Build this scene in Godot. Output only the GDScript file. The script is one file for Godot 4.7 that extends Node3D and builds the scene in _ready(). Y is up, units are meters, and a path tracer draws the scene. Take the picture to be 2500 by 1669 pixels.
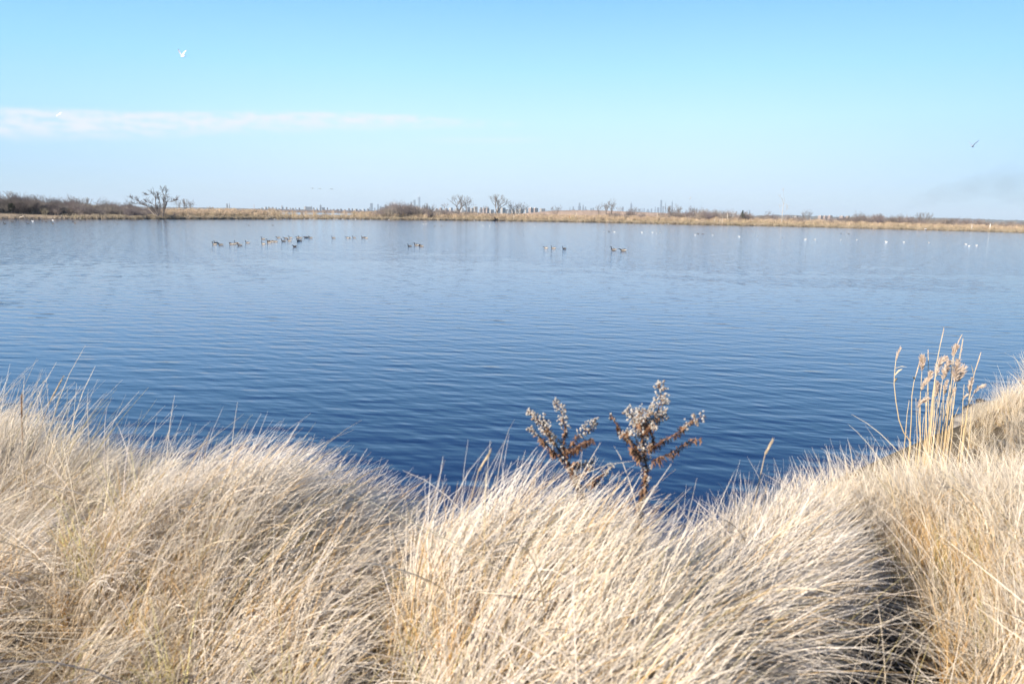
extends Node3D
# A brackish pond on a clear winter afternoon: dry beach grass on the near bank, geese on the water,
# a reedy island shore with bare trees beyond it and a hazy city skyline on the horizon.

const PITCH := 9.92          # degrees the lens looks down
const ROLL := 0.83           # degrees it is tilted
const EYE := Vector3(0, 4.2, 0)
const FOCAL := 1780.0        # focal length in pixels of the 2500 px wide photograph

var view := Basis()
var used := {}
var mats := {}
var rng := RandomNumberGenerator.new()
var noise_a := FastNoiseLite.new()
var noise_b := FastNoiseLite.new()


class Shape:                 # a mesh being put together
	var v := PackedVector3Array()
	var n := PackedVector3Array()
	var c := PackedColorArray()
	var ix := PackedInt32Array()

	func tube(p: PackedVector3Array, r: PackedFloat32Array, col: PackedColorArray, sides: int, flat := 1.0, capped := true) -> void:
		var count := p.size()
		var u := Vector3.ZERO
		var first := v.size()
		for k in count:
			var t := (p[mini(k + 1, count - 1)] - p[maxi(k - 1, 0)]).normalized()
			if k == 0:
				u = (Vector3.UP if absf(t.y) < 0.8 else Vector3.RIGHT).cross(t).normalized()
			else:
				u = (u - t * u.dot(t)).normalized()
			var w := t.cross(u)
			for j in sides:
				var a := TAU * j / sides
				var d := u * cos(a) + w * sin(a) * flat
				v.append(p[k] + d * r[k])
				n.append((u * cos(a) * flat + w * sin(a)).normalized())
				c.append(col[k])
		for k in count - 1:
			for j in sides:
				var a := first + k * sides + j
				var b := first + k * sides + (j + 1) % sides
				ix.append_array(PackedInt32Array([a, a + sides, b, b, a + sides, b + sides]))
		if capped:
			for e in [0, count - 1]:
				var t := (p[1] - p[0]).normalized() * -1.0 if e == 0 else (p[count - 1] - p[count - 2]).normalized()
				var s := v.size()
				for j in sides:
					v.append(v[first + e * sides + j])
					n.append(t)
					c.append(col[e])
				for j in range(1, sides - 1):
					ix.append_array(PackedInt32Array([s, s + j, s + j + 1] if e == 0 else [s, s + j + 1, s + j]))

	func rod(a: Vector3, b: Vector3, ra: float, rb: float, col: Color, sides := 5) -> void:
		tube(PackedVector3Array([a, b]), PackedFloat32Array([ra, rb]), PackedColorArray([col, col]), sides)

	func quad(a: Vector3, b: Vector3, d: Vector3, e: Vector3, col: Color) -> void:   # a b d e go round clockwise seen from outside
		var m := (d - a).cross(b - a).normalized()
		var s := v.size()
		for q in [a, b, d, e]:
			v.append(q)
			n.append(m)
			c.append(col)
		ix.append_array(PackedInt32Array([s, s + 1, s + 2, s, s + 2, s + 3]))

	func box(lo: Vector3, hi: Vector3, col: Color, top := 1.0) -> void:
		var m := (lo + hi) / 2
		var h := (hi - lo) / 2
		var q := []
		for y in [-1, 1]:
			var k: float = top if y == 1 else 1.0
			for s in [[-1, -1], [1, -1], [1, 1], [-1, 1]]:
				q.append(m + Vector3(s[0] * h.x * k, y * h.y, s[1] * h.z * k))
		for s in 4:
			var e := (s + 1) % 4
			quad(q[s], q[e], q[e + 4], q[s + 4], col)
		quad(q[4], q[5], q[6], q[7], col)
		quad(q[3], q[2], q[1], q[0], col)

	func leaf(a: Vector3, tip: Vector3, side: Vector3, col: Color) -> void:   # a curled two-faced leaf
		var m := a.lerp(tip, 0.45)
		var nrm := side.cross(tip - a).normalized()
		var s := v.size()
		for q in [a, m - side + nrm * side.length() * 0.5, tip, m + side + nrm * side.length() * 0.5]:
			v.append(q)
			n.append(nrm)
			c.append(col)
		ix.append_array(PackedInt32Array([s, s + 1, s + 2, s, s + 2, s + 3]))

	func ball(at: Vector3, r: float, col: Color) -> void:
		var s := v.size()
		for d in [Vector3.UP, Vector3.RIGHT, Vector3.BACK, Vector3.LEFT, Vector3.FORWARD, Vector3.DOWN]:
			v.append(at + d * r)
			n.append(d)
			c.append(col)
		for j in 4:
			var a := s + 1 + j
			var b := s + 1 + (j + 1) % 4
			ix.append_array(PackedInt32Array([s, a, b, s + 5, b, a]))

	func mesh() -> ArrayMesh:
		var m := ArrayMesh.new()
		var a := []
		a.resize(Mesh.ARRAY_MAX)
		a[Mesh.ARRAY_VERTEX] = v
		a[Mesh.ARRAY_NORMAL] = n
		a[Mesh.ARRAY_COLOR] = c
		a[Mesh.ARRAY_INDEX] = ix
		m.add_surface_from_arrays(Mesh.PRIMITIVE_TRIANGLES, a)
		return m


# ---------------------------------------------------------------- naming and placing

func numbered(called: String) -> String:
	var k: int = used.get(called, 0)
	used[called] = k + 1
	return called if k == 0 else "%s_%03d" % [called, k]

func tag(o: Node3D, label := "", category := "", group := "", kind := "") -> Node3D:
	for m in [["label", label], ["category", category], ["group", group], ["kind", kind]]:
		if m[1]:
			o.set_meta(m[0], m[1])
	return o

func thing(called: String, at: Vector3, label: String, category: String, group := "") -> Node3D:
	var o := Node3D.new()
	o.name = numbered(called)
	o.position = at
	add_child(o, true)
	tag(o, label, category, group)
	return o

func part(called: String, m: Mesh, mat: Material, parent: Node3D, kind := "") -> MeshInstance3D:
	var o := MeshInstance3D.new()
	o.name = called if parent != self else numbered(called)
	o.mesh = m
	o.material_override = mat
	parent.add_child(o, true)
	if kind:
		o.set_meta("kind", kind)
	return o

func copy(src: Node3D, called: String, at: Vector3, turn: float, size: float, label: String, category: String, group := "") -> Node3D:
	var o: Node3D = src.duplicate()
	o.name = numbered(called)
	o.position = at
	o.rotation = Vector3(0, turn, 0)
	o.scale = Vector3.ONE * size
	add_child(o, true)
	tag(o, label, category, group)
	return o

func mass(called: String, m: Mesh, mat: Material, where: Array[Transform3D], tint: PackedColorArray, parent: Node3D) -> MultiMeshInstance3D:
	var mm := MultiMesh.new()
	mm.transform_format = MultiMesh.TRANSFORM_3D
	mm.use_colors = true
	mm.mesh = m
	mm.instance_count = where.size()
	for i in where.size():
		mm.set_instance_transform(i, where[i])
		mm.set_instance_color(i, tint[i])
	var o := MultiMeshInstance3D.new()
	o.name = called if parent != self else numbered(called)
	o.multimesh = mm
	o.material_override = mat
	o.set_meta("kind", "stuff")
	parent.add_child(o, true)
	return o

func ray(px: float, py: float) -> Vector3:           # direction of a sight line, one metre deep
	var d := view * Vector3((px - 1250.0) / FOCAL, (834.5 - py) / FOCAL, -1.0)
	return d / -d.z

func at(px: float, py: float, depth: float) -> Vector3:      # the point of a sight line at a distance to the north
	return EYE + ray(px, py) * depth

func on_level(px: float, py: float, y: float) -> Vector3:    # where a sight line meets a level
	var d := ray(px, py)
	return EYE + d * ((y - EYE.y) / minf(d.y, -0.0004))

func column(px: float, depth: float, y: float) -> Vector3:   # ground point at a bearing and distance
	var d := ray(px, 530.0)
	return Vector3(EYE.x + d.x * depth, y, EYE.z - depth)

func run(table: Array, x: float) -> float:           # a broken line, read at x
	if x <= table[0][0]:
		return table[0][1]
	for i in range(1, table.size()):
		if x <= table[i][0]:
			return lerpf(table[i - 1][1], table[i][1], (x - table[i - 1][0]) / (table[i][0] - table[i - 1][0]))
	return table[-1][1]

func smooth_run(table: Array, x: float) -> float:
	var w := 0.12
	return (run(table, x - w) + run(table, x + w) + 2.0 * run(table, x)) / 4.0

func paint(called: String, rough := 0.9, shine := 0.2, through := Color.BLACK) -> StandardMaterial3D:
	var m := StandardMaterial3D.new()
	m.resource_name = called
	m.vertex_color_use_as_albedo = true
	m.roughness = rough
	m.metallic_specular = shine
	if through != Color.BLACK:
		m.backlight_enabled = true
		m.backlight = through
	mats[called] = m
	return m


# ---------------------------------------------------------------- sky

# radiance by height above the horizon; the blue of the lower sky is brighter than the picture's white
const SKY := [[0.0, Color(0.71, 0.88, 1.0)], [1.5, Color(0.73, 0.91, 1.04)], [4.5, Color(0.69, 0.96, 1.24)], [7.0, Color(0.62, 0.965, 1.42)], [10.5, Color(0.45, 0.86, 1.40)], [15.5, Color(0.27, 0.64, 1.10)], [20.0, Color(0.155, 0.42, 0.90)], [30.0, Color(0.08, 0.26, 0.66)], [50.0, Color(0.05, 0.19, 0.52)], [90.0, Color(0.04, 0.15, 0.43)]]

const SKY_LIGHT := 1.0 / 2.2     # the picture is exposed 2.2 times

func sky_at(deg: float) -> Color:
	for i in range(1, SKY.size()):
		if deg <= SKY[i][0]:
			var t: float = (deg - SKY[i - 1][0]) / (SKY[i][0] - SKY[i - 1][0])
			var a: Color = SKY[i - 1][1]
			return a.lerp(SKY[i][1], t)
	return SKY[-1][1]

func make_sky() -> ImageTexture:
	var w := 2048
	var h := 1024
	var im := Image.create_empty(w, h, false, Image.FORMAT_RGBF)
	var wisps := FastNoiseLite.new()
	wisps.seed = 5
	wisps.frequency = 0.12
	wisps.fractal_octaves = 5
	wisps.fractal_gain = 0.6
	for y in h:
		var el := 90.0 - (y + 0.5) * 180.0 / h
		var base := sky_at(maxf(el, 0.0)) if el > 0.0 else Color(0.20, 0.23, 0.22)
		if el <= 0.0:
			im.fill_rect(Rect2i(0, y, w, 1), base * SKY_LIGHT)
			continue
		var low_sky := clampf(1.0 - el / 35.0, 0.0, 1.0)
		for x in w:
			# lens falloff painted into the sky colour: dimmer and bluer off the middle bearing
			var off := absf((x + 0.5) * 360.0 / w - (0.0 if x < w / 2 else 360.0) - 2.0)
			var vignette := smoothstep(10.0, 48.0, off) * low_sky
			im.set_pixel(x, y, Color(base.r * (1.0 - 0.38 * vignette), base.g * (1.0 - 0.21 * vignette), base.b * (1.0 - 0.15 * vignette)) * SKY_LIGHT)
		if el > 2.5 and el < 9.5:
			for x in w:
				var az := (x + 0.5) * 360.0 / w
				if az > 180.0:
					az -= 360.0
				if az < -75.0 or az > 6.0:
					continue
				var lo := run([[-60.0, 2.9], [-35.0, 3.9], [-26.0, 4.5], [-20.0, 5.2], [-8.0, 6.0], [3.0, 6.6]], az)
				var hi := run([[-60.0, 5.2], [-35.0, 6.15], [-24.0, 6.75], [-15.0, 7.25], [-8.0, 7.3], [-4.0, 7.05], [3.0, 6.8]], az)
				var f := clampf((el - lo) / 0.9, 0.0, 1.0) * clampf((hi - el) / 0.28, 0.0, 1.0)
				var lift := wisps.get_noise_2d(az * 3.2, el * 26.0)
				var d := clampf(0.72 + lift * 1.5, 0.0, 1.0) * f * clampf((4.5 - az) / 5.0, 0.0, 1.0) * clampf((az + 75.0) / 20.0, 0.0, 1.0)
				var thin := clampf(1.0 - absf(el - (5.55 + 0.02 * az)) / 0.22, 0.0, 1.0) * clampf((az + 8.0) / 3.0, 0.0, 1.0) * clampf((3.0 - az) / 3.0, 0.0, 1.0)
				d = maxf(d, thin * 0.4)
				im.set_pixel(x, y, im.get_pixel(x, y).lerp(Color(0.90, 0.95, 1.08) * SKY_LIGHT, d))
	return ImageTexture.create_from_image(im)


# ---------------------------------------------------------------- water

func ripple_normals(size: int, metres: float, slope: float) -> ImageTexture:
	# short wind waves, all of them whole numbers of wavelengths on the tile so that it repeats without a seam
	var r := RandomNumberGenerator.new()
	r.seed = 77
	var waves := []
	var sum := 0.0
	while waves.size() < 34:
		var lam := 0.16 * pow(8.0, r.randf())
		var a := -PI / 2 + 0.22 + r.randfn(0.0, 0.42)
		var kx := roundi(cos(a) * metres / lam)
		var ky := roundi(sin(a) * metres / lam)
		if kx == 0 and ky == 0:
			continue
		var s := pow(lam, 0.15)
		sum += s * s / 2
		waves.append([kx, ky, s, r.randf() * TAU, Vector2(kx, ky).normalized()])
	var gain := slope / sqrt(sum)
	var sx := PackedFloat32Array()
	var sy := PackedFloat32Array()
	sx.resize(size * size)
	sy.resize(size * size)
	for q in waves:
		var cx := PackedFloat32Array()
		var dx := PackedFloat32Array()
		for x in size:
			cx.append(cos(TAU * q[0] * x / size + q[3]))
			dx.append(sin(TAU * q[0] * x / size + q[3]))
		var gx: float = q[4].x * q[2] * gain
		var gy: float = q[4].y * q[2] * gain
		for y in size:
			var cy := cos(TAU * q[1] * y / size)
			var dy := sin(TAU * q[1] * y / size)
			var o := y * size
			for x in size:
				var s := cx[x] * cy - dx[x] * dy
				sx[o + x] += s * gx
				sy[o + x] += s * gy
	var bytes := PackedByteArray()
	bytes.resize(size * size * 3)
	for i in size * size:
		var m := Vector3(-sx[i], sy[i], 1.0).normalized()
		bytes[i * 3] = int(m.x * 127.5 + 127.5)
		bytes[i * 3 + 1] = int(m.y * 127.5 + 127.5)
		bytes[i * 3 + 2] = int(m.z * 127.5 + 127.5)
	return ImageTexture.create_from_image(Image.create_from_data(size, size, false, Image.FORMAT_RGB8, bytes))

func water_material(tex: Texture2D, strength: float, rough: float) -> StandardMaterial3D:
	var m := StandardMaterial3D.new()
	m.resource_name = "pond water"
	m.albedo_color = Color(0.002, 0.012, 0.052).linear_to_srgb()
	m.roughness = rough
	m.metallic_specular = 0.56
	m.normal_enabled = true
	m.normal_texture = tex
	m.normal_scale = strength
	m.uv1_scale = Vector3.ONE / 9.0
	return m

func calmness(x: float, z: float) -> float:          # 1 in the lee of the far bank and in the cove on the left
	var px := 1250.0 + FOCAL * x / -z
	var to_shore := shore_depth(px) + z
	var reach := run([[-400.0, 140.0], [0.0, 110.0], [350.0, 80.0], [700.0, 70.0], [1200.0, 70.0], [1700.0, 90.0], [2100.0, 70.0], [2600.0, 50.0]], px)
	var c := 1.0 - to_shore / reach + 0.35 * noise_a.get_noise_2d(x * 0.7, z * 3.0)
	c += 0.25 * noise_b.get_noise_2d(x * 0.25, z * 4.0)
	return c

func make_water() -> void:
	var r := RandomNumberGenerator.new()
	r.seed = 12
	var waves := []
	for i in 15:
		var lam := 0.45 * pow(11.0, i / 14.0)
		var a := -PI / 2 + 0.2 + r.randfn(0.0, 0.36)
		waves.append([cos(a) * TAU / lam, sin(a) * TAU / lam, 0.0027 * lam / TAU * pow(lam, -0.05), r.randf() * TAU, lam])
	var dist := [5.0]
	while dist[-1] < 2600.0:
		var d: float = dist[-1]
		dist.append(d + clampf(d * d * 0.00055, 0.055, 12.0 if d > 700.0 else 2.2))
	var cols := 400
	var v := PackedVector3Array()
	var n := PackedVector3Array()
	var uv := PackedVector2Array()
	var rows := dist.size()
	for k in rows:
		var d: float = dist[k]
		var cell := maxf(d * 0.0057, dist[mini(k + 1, rows - 1)] - d)
		for j in cols + 1:
			var a := deg_to_rad(lerpf(-62.0, 62.0, float(j) / cols))
			var x := sin(a) * d
			var z := -cos(a) * d
			var y := 0.0
			var gx := 0.0
			var gz := 0.0
			var gust := 0.75 + 0.6 * noise_b.get_noise_2d(x * 1.3, z * 2.6)
			for q in waves:
				var f: float = clampf(q[4] / cell / 3.0 - 1.0, 0.0, 1.0)
				if f > 0.0 and d < 260.0:
					var ph: float = q[0] * x + q[1] * z + q[3] + 0.9 * gust
					var am: float = q[2] * f * gust * clampf((260.0 - d) / 120.0, 0.0, 1.0)
					y += am * sin(ph)
					gx += am * q[0] * cos(ph)
					gz += am * q[1] * cos(ph)
			v.append(Vector3(x, y, z))
			n.append(Vector3(-gx, 1.0, -gz).normalized())
			uv.append(Vector2(x, z))
	var rough := PackedInt32Array()
	var still := PackedInt32Array()
	var gusty := PackedInt32Array()              # open water under the wind
	for k in rows - 1:
		var far: bool = dist[k] > 120.0 and dist[k] < 520.0
		for j in cols:
			var a := k * (cols + 1) + j
			var b := a + cols + 1
			var six := PackedInt32Array([a, b, a + 1, a + 1, b, b + 1])
			if far and calmness(v[a].x, v[a].z) > 0.5:
				still.append_array(six)
			elif dist[k] + 45.0 * noise_a.get_noise_2d(v[a].x * 1.6, v[a].z * 4.0) + 25.0 * noise_b.get_noise_2d(v[a].x * 9.0, v[a].z * 22.0) > 62.0:
				gusty.append_array(six)
			else:
				rough.append_array(six)
	var m := ArrayMesh.new()
	var tex := ripple_normals(512, 9.0, 0.085)
	for s in [[rough, 0.33, 0.07], [gusty, 0.58, 0.08], [still, 0.55, 0.07]]:
		var a := []
		a.resize(Mesh.ARRAY_MAX)
		a[Mesh.ARRAY_VERTEX] = v
		a[Mesh.ARRAY_NORMAL] = n
		a[Mesh.ARRAY_TEX_UV] = uv
		a[Mesh.ARRAY_INDEX] = s[0]
		m.add_surface_from_arrays(Mesh.PRIMITIVE_TRIANGLES, a)
		m.surface_set_material(m.get_surface_count() - 1, water_material(tex, s[1], s[2]))
	var o := MeshInstance3D.new()
	o.name = "water"
	o.mesh = m
	add_child(o, true)
	tag(o, "blue rippled water of the pond and of the bay behind the island", "", "", "structure")


# ---------------------------------------------------------------- the near bank

const EDGE := [[-14.0, -13.0], [-6.0, -7.2], [-3.5, -4.9], [-2.6, -4.35], [-1.7, -3.75], [-1.0, -3.15], [-0.5, -2.75], [-0.2, -2.85], [0.15, -3.05], [0.4, -2.75], [0.6, -2.52], [0.85, -2.9], [1.2, -3.3], [1.5, -3.35], [1.75, -3.6], [2.3, -4.1], [3.0, -4.45], [3.8, -4.8], [5.0, -5.3], [6.2, -7.2], [7.0, -9.2], [8.5, -10.0], [18.0, -15.0]]

const TROUGHS := [[Vector2(2.02, -3.75), Vector2(1.80, -3.1), 0.25], [Vector2(1.80, -3.1), Vector2(1.38, -2.5), 0.34], [Vector2(1.38, -2.5), Vector2(0.75, -2.05), 0.20], [Vector2(-2.15, -2.75), Vector2(-1.5, -2.15), 0.28], [Vector2(-2.5, -3.75), Vector2(-2.3, -3.5), 0.20], [Vector2(-0.62, -2.6), Vector2(-0.42, -2.15), 0.15], [Vector2(1.38, -2.5), Vector2(1.15, -1.75), 0.42], [Vector2(-1.6, -2.25), Vector2(-0.95, -1.75), 0.46], [Vector2(-2.4, -2.5), Vector2(-1.6, -2.25), 0.40]]

func hollow(x: float, z: float) -> float:            # 1 in the trodden dips between the humps
	var f := 0.0
	var p := Vector2(x, z)
	for t in TROUGHS:
		var q := Geometry2D.get_closest_point_to_segment(p, t[0], t[1])
		f = maxf(f, exp(-pow(p.distance_to(q) / t[2], 2.0)))
	return f

func past_edge(x: float, z: float) -> float:         # metres down the slope from the edge of the bank, negative on top
	var d := 1e9
	var p := Vector2(x, z)
	for i in EDGE.size() - 1:
		var q := Geometry2D.get_closest_point_to_segment(p, Vector2(EDGE[i][0], EDGE[i][1]), Vector2(EDGE[i + 1][0], EDGE[i + 1][1]))
		d = minf(d, p.distance_squared_to(q))
	return sqrt(d) * (1.0 if z < run(EDGE, x) else -1.0)

func bank_height(x: float, z: float) -> float:
	var s := past_edge(x, z)
	var h := 2.42
	h += 0.20 * exp(-(pow(x + 1.5, 2.0) / 1.2 + pow(z + 2.9, 2.0) / 0.7))
	h += 0.12 * exp(-(pow(x + 3.3, 2.0) / 1.0 + pow(z + 4.4, 2.0) / 0.8))
	h += 0.10 * exp(-(pow(x - 0.1, 2.0) / 0.3 + pow(z + 2.4, 2.0) / 0.3))
	h += 0.20 * exp(-(pow(x - 1.05, 2.0) / 0.45 + pow(z + 2.6, 2.0) / 0.6))
	h -= 0.46 * hollow(x, z)
	h -= 0.32 * smoothstep(1.7, 3.8, x) * smoothstep(-1.5, -3.5, z)
	h -= 0.42 * smoothstep(-1.4, -3.6, x)
	h += 0.17 * exp(-(pow(x + 0.12, 2.0) / 0.06 + pow(z + 2.85, 2.0) / 0.15))
	h -= 0.16 * exp(-(pow(x - 0.48, 2.0) / 0.05 + pow(z + 2.7, 2.0) / 0.12))
	h += 0.10 * exp(-(pow(x - 3.6, 2.0) / 1.5 + pow(z + 4.6, 2.0) / 2.5))
	h += 0.05 * noise_b.get_noise_2d(x * 60.0, z * 60.0)
	if s > -0.3:
		var q := s + 0.3
		h -= 0.80 * q * q / (q + 0.5)
	return maxf(h, -0.9)

func make_bank() -> void:
	var xs := PackedFloat32Array()
	var zs := PackedFloat32Array()
	var x := -60.0
	while x < 60.0:
		xs.append(x)
		x += 0.15 if absf(x) < 9.0 else 0.8
	var z := 40.0
	while z > -26.0:
		zs.append(z)
		z -= 0.15 if z < 0.5 and z > -13.0 else 0.9
	var s := Shape.new()
	for b in zs:
		for a in xs:
			s.v.append(Vector3(a, bank_height(a, b), b))
			var g := 0.5 + 0.5 * noise_a.get_noise_2d(a * 90.0, b * 90.0)
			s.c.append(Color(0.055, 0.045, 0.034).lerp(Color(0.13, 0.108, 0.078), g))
	var w := xs.size()
	for k in zs.size():
		for j in w:
			var l := s.v[k * w + maxi(j - 1, 0)]
			var r := s.v[k * w + mini(j + 1, w - 1)]
			var f := s.v[maxi(k - 1, 0) * w + j]
			var b := s.v[mini(k + 1, zs.size() - 1) * w + j]
			s.n.append((r - l).cross(b - f).normalized())
	for k in zs.size() - 1:
		for j in w - 1:
			var q := k * w + j
			s.ix.append_array(PackedInt32Array([q, q + w, q + 1, q + 1, q + w, q + w + 1]))
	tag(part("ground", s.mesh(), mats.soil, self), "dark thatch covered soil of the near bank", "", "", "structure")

func grass_tuft(r: RandomNumberGenerator, blades: int, spread: float, yaw_sd: float, a0: Vector2, a1: Vector2, long: Vector2, thick: float) -> ArrayMesh:
	var s := Shape.new()
	for i in blades:
		var yaw := r.randfn(0.0, yaw_sd)
		var out := Vector3(cos(yaw), 0, sin(yaw))
		var side := Vector3(-sin(yaw), 0, cos(yaw))
		var from := deg_to_rad(r.randf_range(a0.x, a0.y))
		var to := deg_to_rad(r.randf_range(a1.x, a1.y))
		var length := r.randf_range(long.x, long.y)
		var p := Vector3(r.randfn(0.0, spread), -0.02, r.randfn(0.0, spread))
		var rad := thick * (r.randf_range(0.55, 1.15) if r.randf() < 0.8 else r.randf_range(1.2, 1.8))
		var drift := r.randfn(0.0, 0.12)
		var tone := r.randf()
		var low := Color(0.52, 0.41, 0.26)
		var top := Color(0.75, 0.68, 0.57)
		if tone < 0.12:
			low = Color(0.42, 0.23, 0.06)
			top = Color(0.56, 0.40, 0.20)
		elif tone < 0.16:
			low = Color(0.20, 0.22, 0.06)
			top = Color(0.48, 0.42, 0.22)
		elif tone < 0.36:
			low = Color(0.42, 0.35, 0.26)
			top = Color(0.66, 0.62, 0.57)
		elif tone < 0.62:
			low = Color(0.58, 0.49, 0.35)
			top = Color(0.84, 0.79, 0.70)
		var pts := PackedVector3Array()
		var rs := PackedFloat32Array()
		var cs := PackedColorArray()
		var seg := 6
		for k in seg + 1:
			var t := float(k) / seg
			pts.append(p)
			rs.append(rad * (1.0 - 0.8 * t * t))
			cs.append(low.lerp(top, clampf(t * 1.5, 0.0, 1.0)))
			var ang := lerpf(from, to, pow(t, 1.3))
			p += (out * sin(ang) + Vector3.UP * cos(ang) + side * drift * t) * length / seg
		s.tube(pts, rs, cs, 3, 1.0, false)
	return s.mesh()

func wind(x: float, z: float) -> Vector2:            # heading (0 = to the right) and extra lean, in radians
	var a := -0.30 + 1.15 * noise_a.get_noise_2d(x * 42.0, z * 42.0)
	var lean := 0.24 + 0.75 * noise_b.get_noise_2d(x * 45.0 + 50.0, z * 45.0)
	return Vector2(a, lean)

func make_grass() -> void:
	var r := RandomNumberGenerator.new()
	r.seed = 2024
	var swept: Array[ArrayMesh] = []
	for i in 7:
		swept.append(grass_tuft(r, 36, 0.05, 0.46, Vector2(0, 34), Vector2(34, 108), Vector2(0.3, 0.80), 0.0020))
	var upright: Array[ArrayMesh] = []
	for i in 5:
		upright.append(grass_tuft(r, 30, 0.05, 1.5, Vector2(0, 18), Vector2(12, 70), Vector2(0.28, 0.70), 0.0021))
	var litter: Array[ArrayMesh] = []
	for i in 3:
		litter.append(grass_tuft(r, 26, 0.16, 1.8, Vector2(72, 88), Vector2(84, 97), Vector2(0.3, 0.75), 0.0023))
	var where := []
	var tint := []
	var stray: Array[ArrayMesh] = []
	for i in 3:
		stray.append(grass_tuft(r, 4, 0.06, 0.7, Vector2(4, 34), Vector2(22, 62), Vector2(0.5, 0.85), 0.0021))
	for i in 2:
		stray.append(grass_tuft(r, 5, 0.12, 1.7, Vector2(25, 85), Vector2(55, 102), Vector2(0.35, 0.8), 0.0030))
	var kinds := swept + upright + litter + stray
	for i in kinds.size():
		var none: Array[Transform3D] = []
		where.append(none)
		tint.append(PackedColorArray())
	# where the tufts root
	for attempt in 30000:
		var x: float
		var z: float
		if attempt < 17000:
			x = r.randf_range(-5.4, 4.6)
			z = r.randf_range(-5.8, -0.7)
		else:
			x = r.randf_range(-9.0, 13.0)
			z = r.randf_range(-15.0, -0.9)
		var past := past_edge(x, z)
		if past > (0.75 if x < 1.0 else 0.8) or Vector2(x, z).length() < 0.95 or absf(x) > 1.2 - z * 0.95:
			continue
		if z > -1.6 and absf(x) < 1.1 and r.randf() < 0.35:
			continue
		var dens := 0.78 + 1.1 * noise_a.get_noise_2d(x * 70.0 + 9.0, z * 70.0)
		var dip := hollow(x, z)
		dens *= 1.0 - 0.95 * dip
		if z < -6.0:
			dens *= 0.55
		if r.randf() > dens or dip > 0.72:
			continue
		var w := wind(x, z)
		var right := clampf((x - 1.75) / 0.5, 0.0, 1.0)
		var left := clampf((-3.0 - x) / 0.5, 0.0, 1.0) * 0.35
		var k: int
		if r.randf() < maxf(right, left):
			k = 7 + r.randi_range(0, 4)
			w = Vector2(r.randf() * TAU, 0.10 + absf(r.randfn(0.0, 0.1)))
			if r.randf() < 0.55:
				w.x = r.randfn(2.9, 0.7) if x > 2.4 else r.randfn(2.6, 0.9)
		else:
			k = r.randi_range(0, 6)
			w.x += r.randfn(0.0, 0.3)
			w.y += r.randfn(0.0, 0.14)
		var size := r.randf_range(0.72, 1.08) * (1.0 + 0.15 * noise_b.get_noise_2d(x * 30.0, z * 30.0))
		size *= 1.0 - 0.72 * dip
		if x > 1.7 and z > -5.5 and r.randf() < 0.38:
			continue
		var b := Basis(Vector3.UP, -w.x) * Basis(Vector3.BACK, -w.y) * Basis(Vector3.UP, r.randfn(0.0, 0.15)).scaled(Vector3.ONE * size)
		where[k].append(Transform3D(b, Vector3(x, bank_height(x, z), z)))
		var shade := r.randf_range(0.82, 1.12)
		var warm := 0.5 + 0.5 * noise_b.get_noise_2d(x * 50.0 - 30.0, z * 50.0)
		if x > 1.8:
			warm = 0.05 + 0.5 * warm
		tint[k].append(Color(shade, shade * lerpf(0.95, 1.0, warm), shade * lerpf(0.86, 1.05, warm)))
	for i in 2600:
		var x := r.randf_range(-4.5, 7.0)
		var z := r.randf_range(-8.0, -0.9)
		if z < smooth_run(EDGE, x) - 0.6 or hollow(x, z) > 0.55:
			continue
		var k := 12 + r.randi_range(0, 2)
		where[k].append(Transform3D(Basis(Vector3.UP, r.randf() * TAU).scaled(Vector3.ONE * r.randf_range(0.7, 1.1)), Vector3(x, bank_height(x, z) + 0.015, z)))
		var shade := r.randf_range(0.55, 0.95)
		tint[k].append(Color(shade, shade * 0.97, shade * 0.92))
	for i in 430:
		var x := r.randf_range(-4.6, 4.2) if i < 360 else r.randf_range(-4.0, -2.9)
		var z := smooth_run(EDGE, x) + r.randf_range(-0.4, 1.3) if i < 360 else r.randf_range(-5.0, -4.2)
		var k := 15 + r.randi_range(0, 2)
		var turn := r.randfn(0.3, 0.6) if x < 1.6 else r.randf() * TAU
		where[k].append(Transform3D(Basis(Vector3.UP, turn).scaled(Vector3.ONE * (r.randf_range(0.7, 1.0) if i < 360 else r.randf_range(1.0, 1.55))), Vector3(x, bank_height(x, z), z)))
		var shade := r.randf_range(0.8, 1.1)
		tint[k].append(Color(shade, shade * 0.97, shade * 0.92))
	for i in 1500:                                   # thin growth down the slope to the stones on the right
		var x := r.randf_range(3.4, 8.4)
		var z := r.randf_range(-12.0, -4.9)
		var past := past_edge(x, z)
		if past < 0.1 or past > (1.75 if x < 5.2 else 0.95) or r.randf() < past * 0.18:
			continue
		var k := 7 + r.randi_range(0, 4)
		where[k].append(Transform3D(Basis(Vector3.UP, r.randf() * TAU).scaled(Vector3.ONE * r.randf_range(0.3, 0.6)), Vector3(x, bank_height(x, z), z)))
		var shade := r.randf_range(0.75, 1.1)
		tint[k].append(Color(shade, shade * 0.97, shade * 0.9))
	for i in 620:                                    # broken blades lying across the others
		var x := r.randf_range(-4.6, 4.2)
		var z := r.randf_range(-5.0, -1.3)
		if past_edge(x, z) > -0.1 or Vector2(x, z).length() < 1.5 or hollow(x, z) > 0.7:
			continue
		var k := 18 + r.randi_range(0, 1)
		var lift := r.randf_range(0.05, 0.32) * (1.0 - hollow(x, z))
		where[k].append(Transform3D(Basis(Vector3.UP, r.randf() * TAU).scaled(Vector3.ONE * r.randf_range(0.7, 1.1)), Vector3(x, bank_height(x, z) + lift, z)))
		var shade := r.randf_range(0.6, 1.15)
		tint[k].append(Color(shade, shade * 0.96, shade * r.randf_range(0.8, 0.98)))
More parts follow.
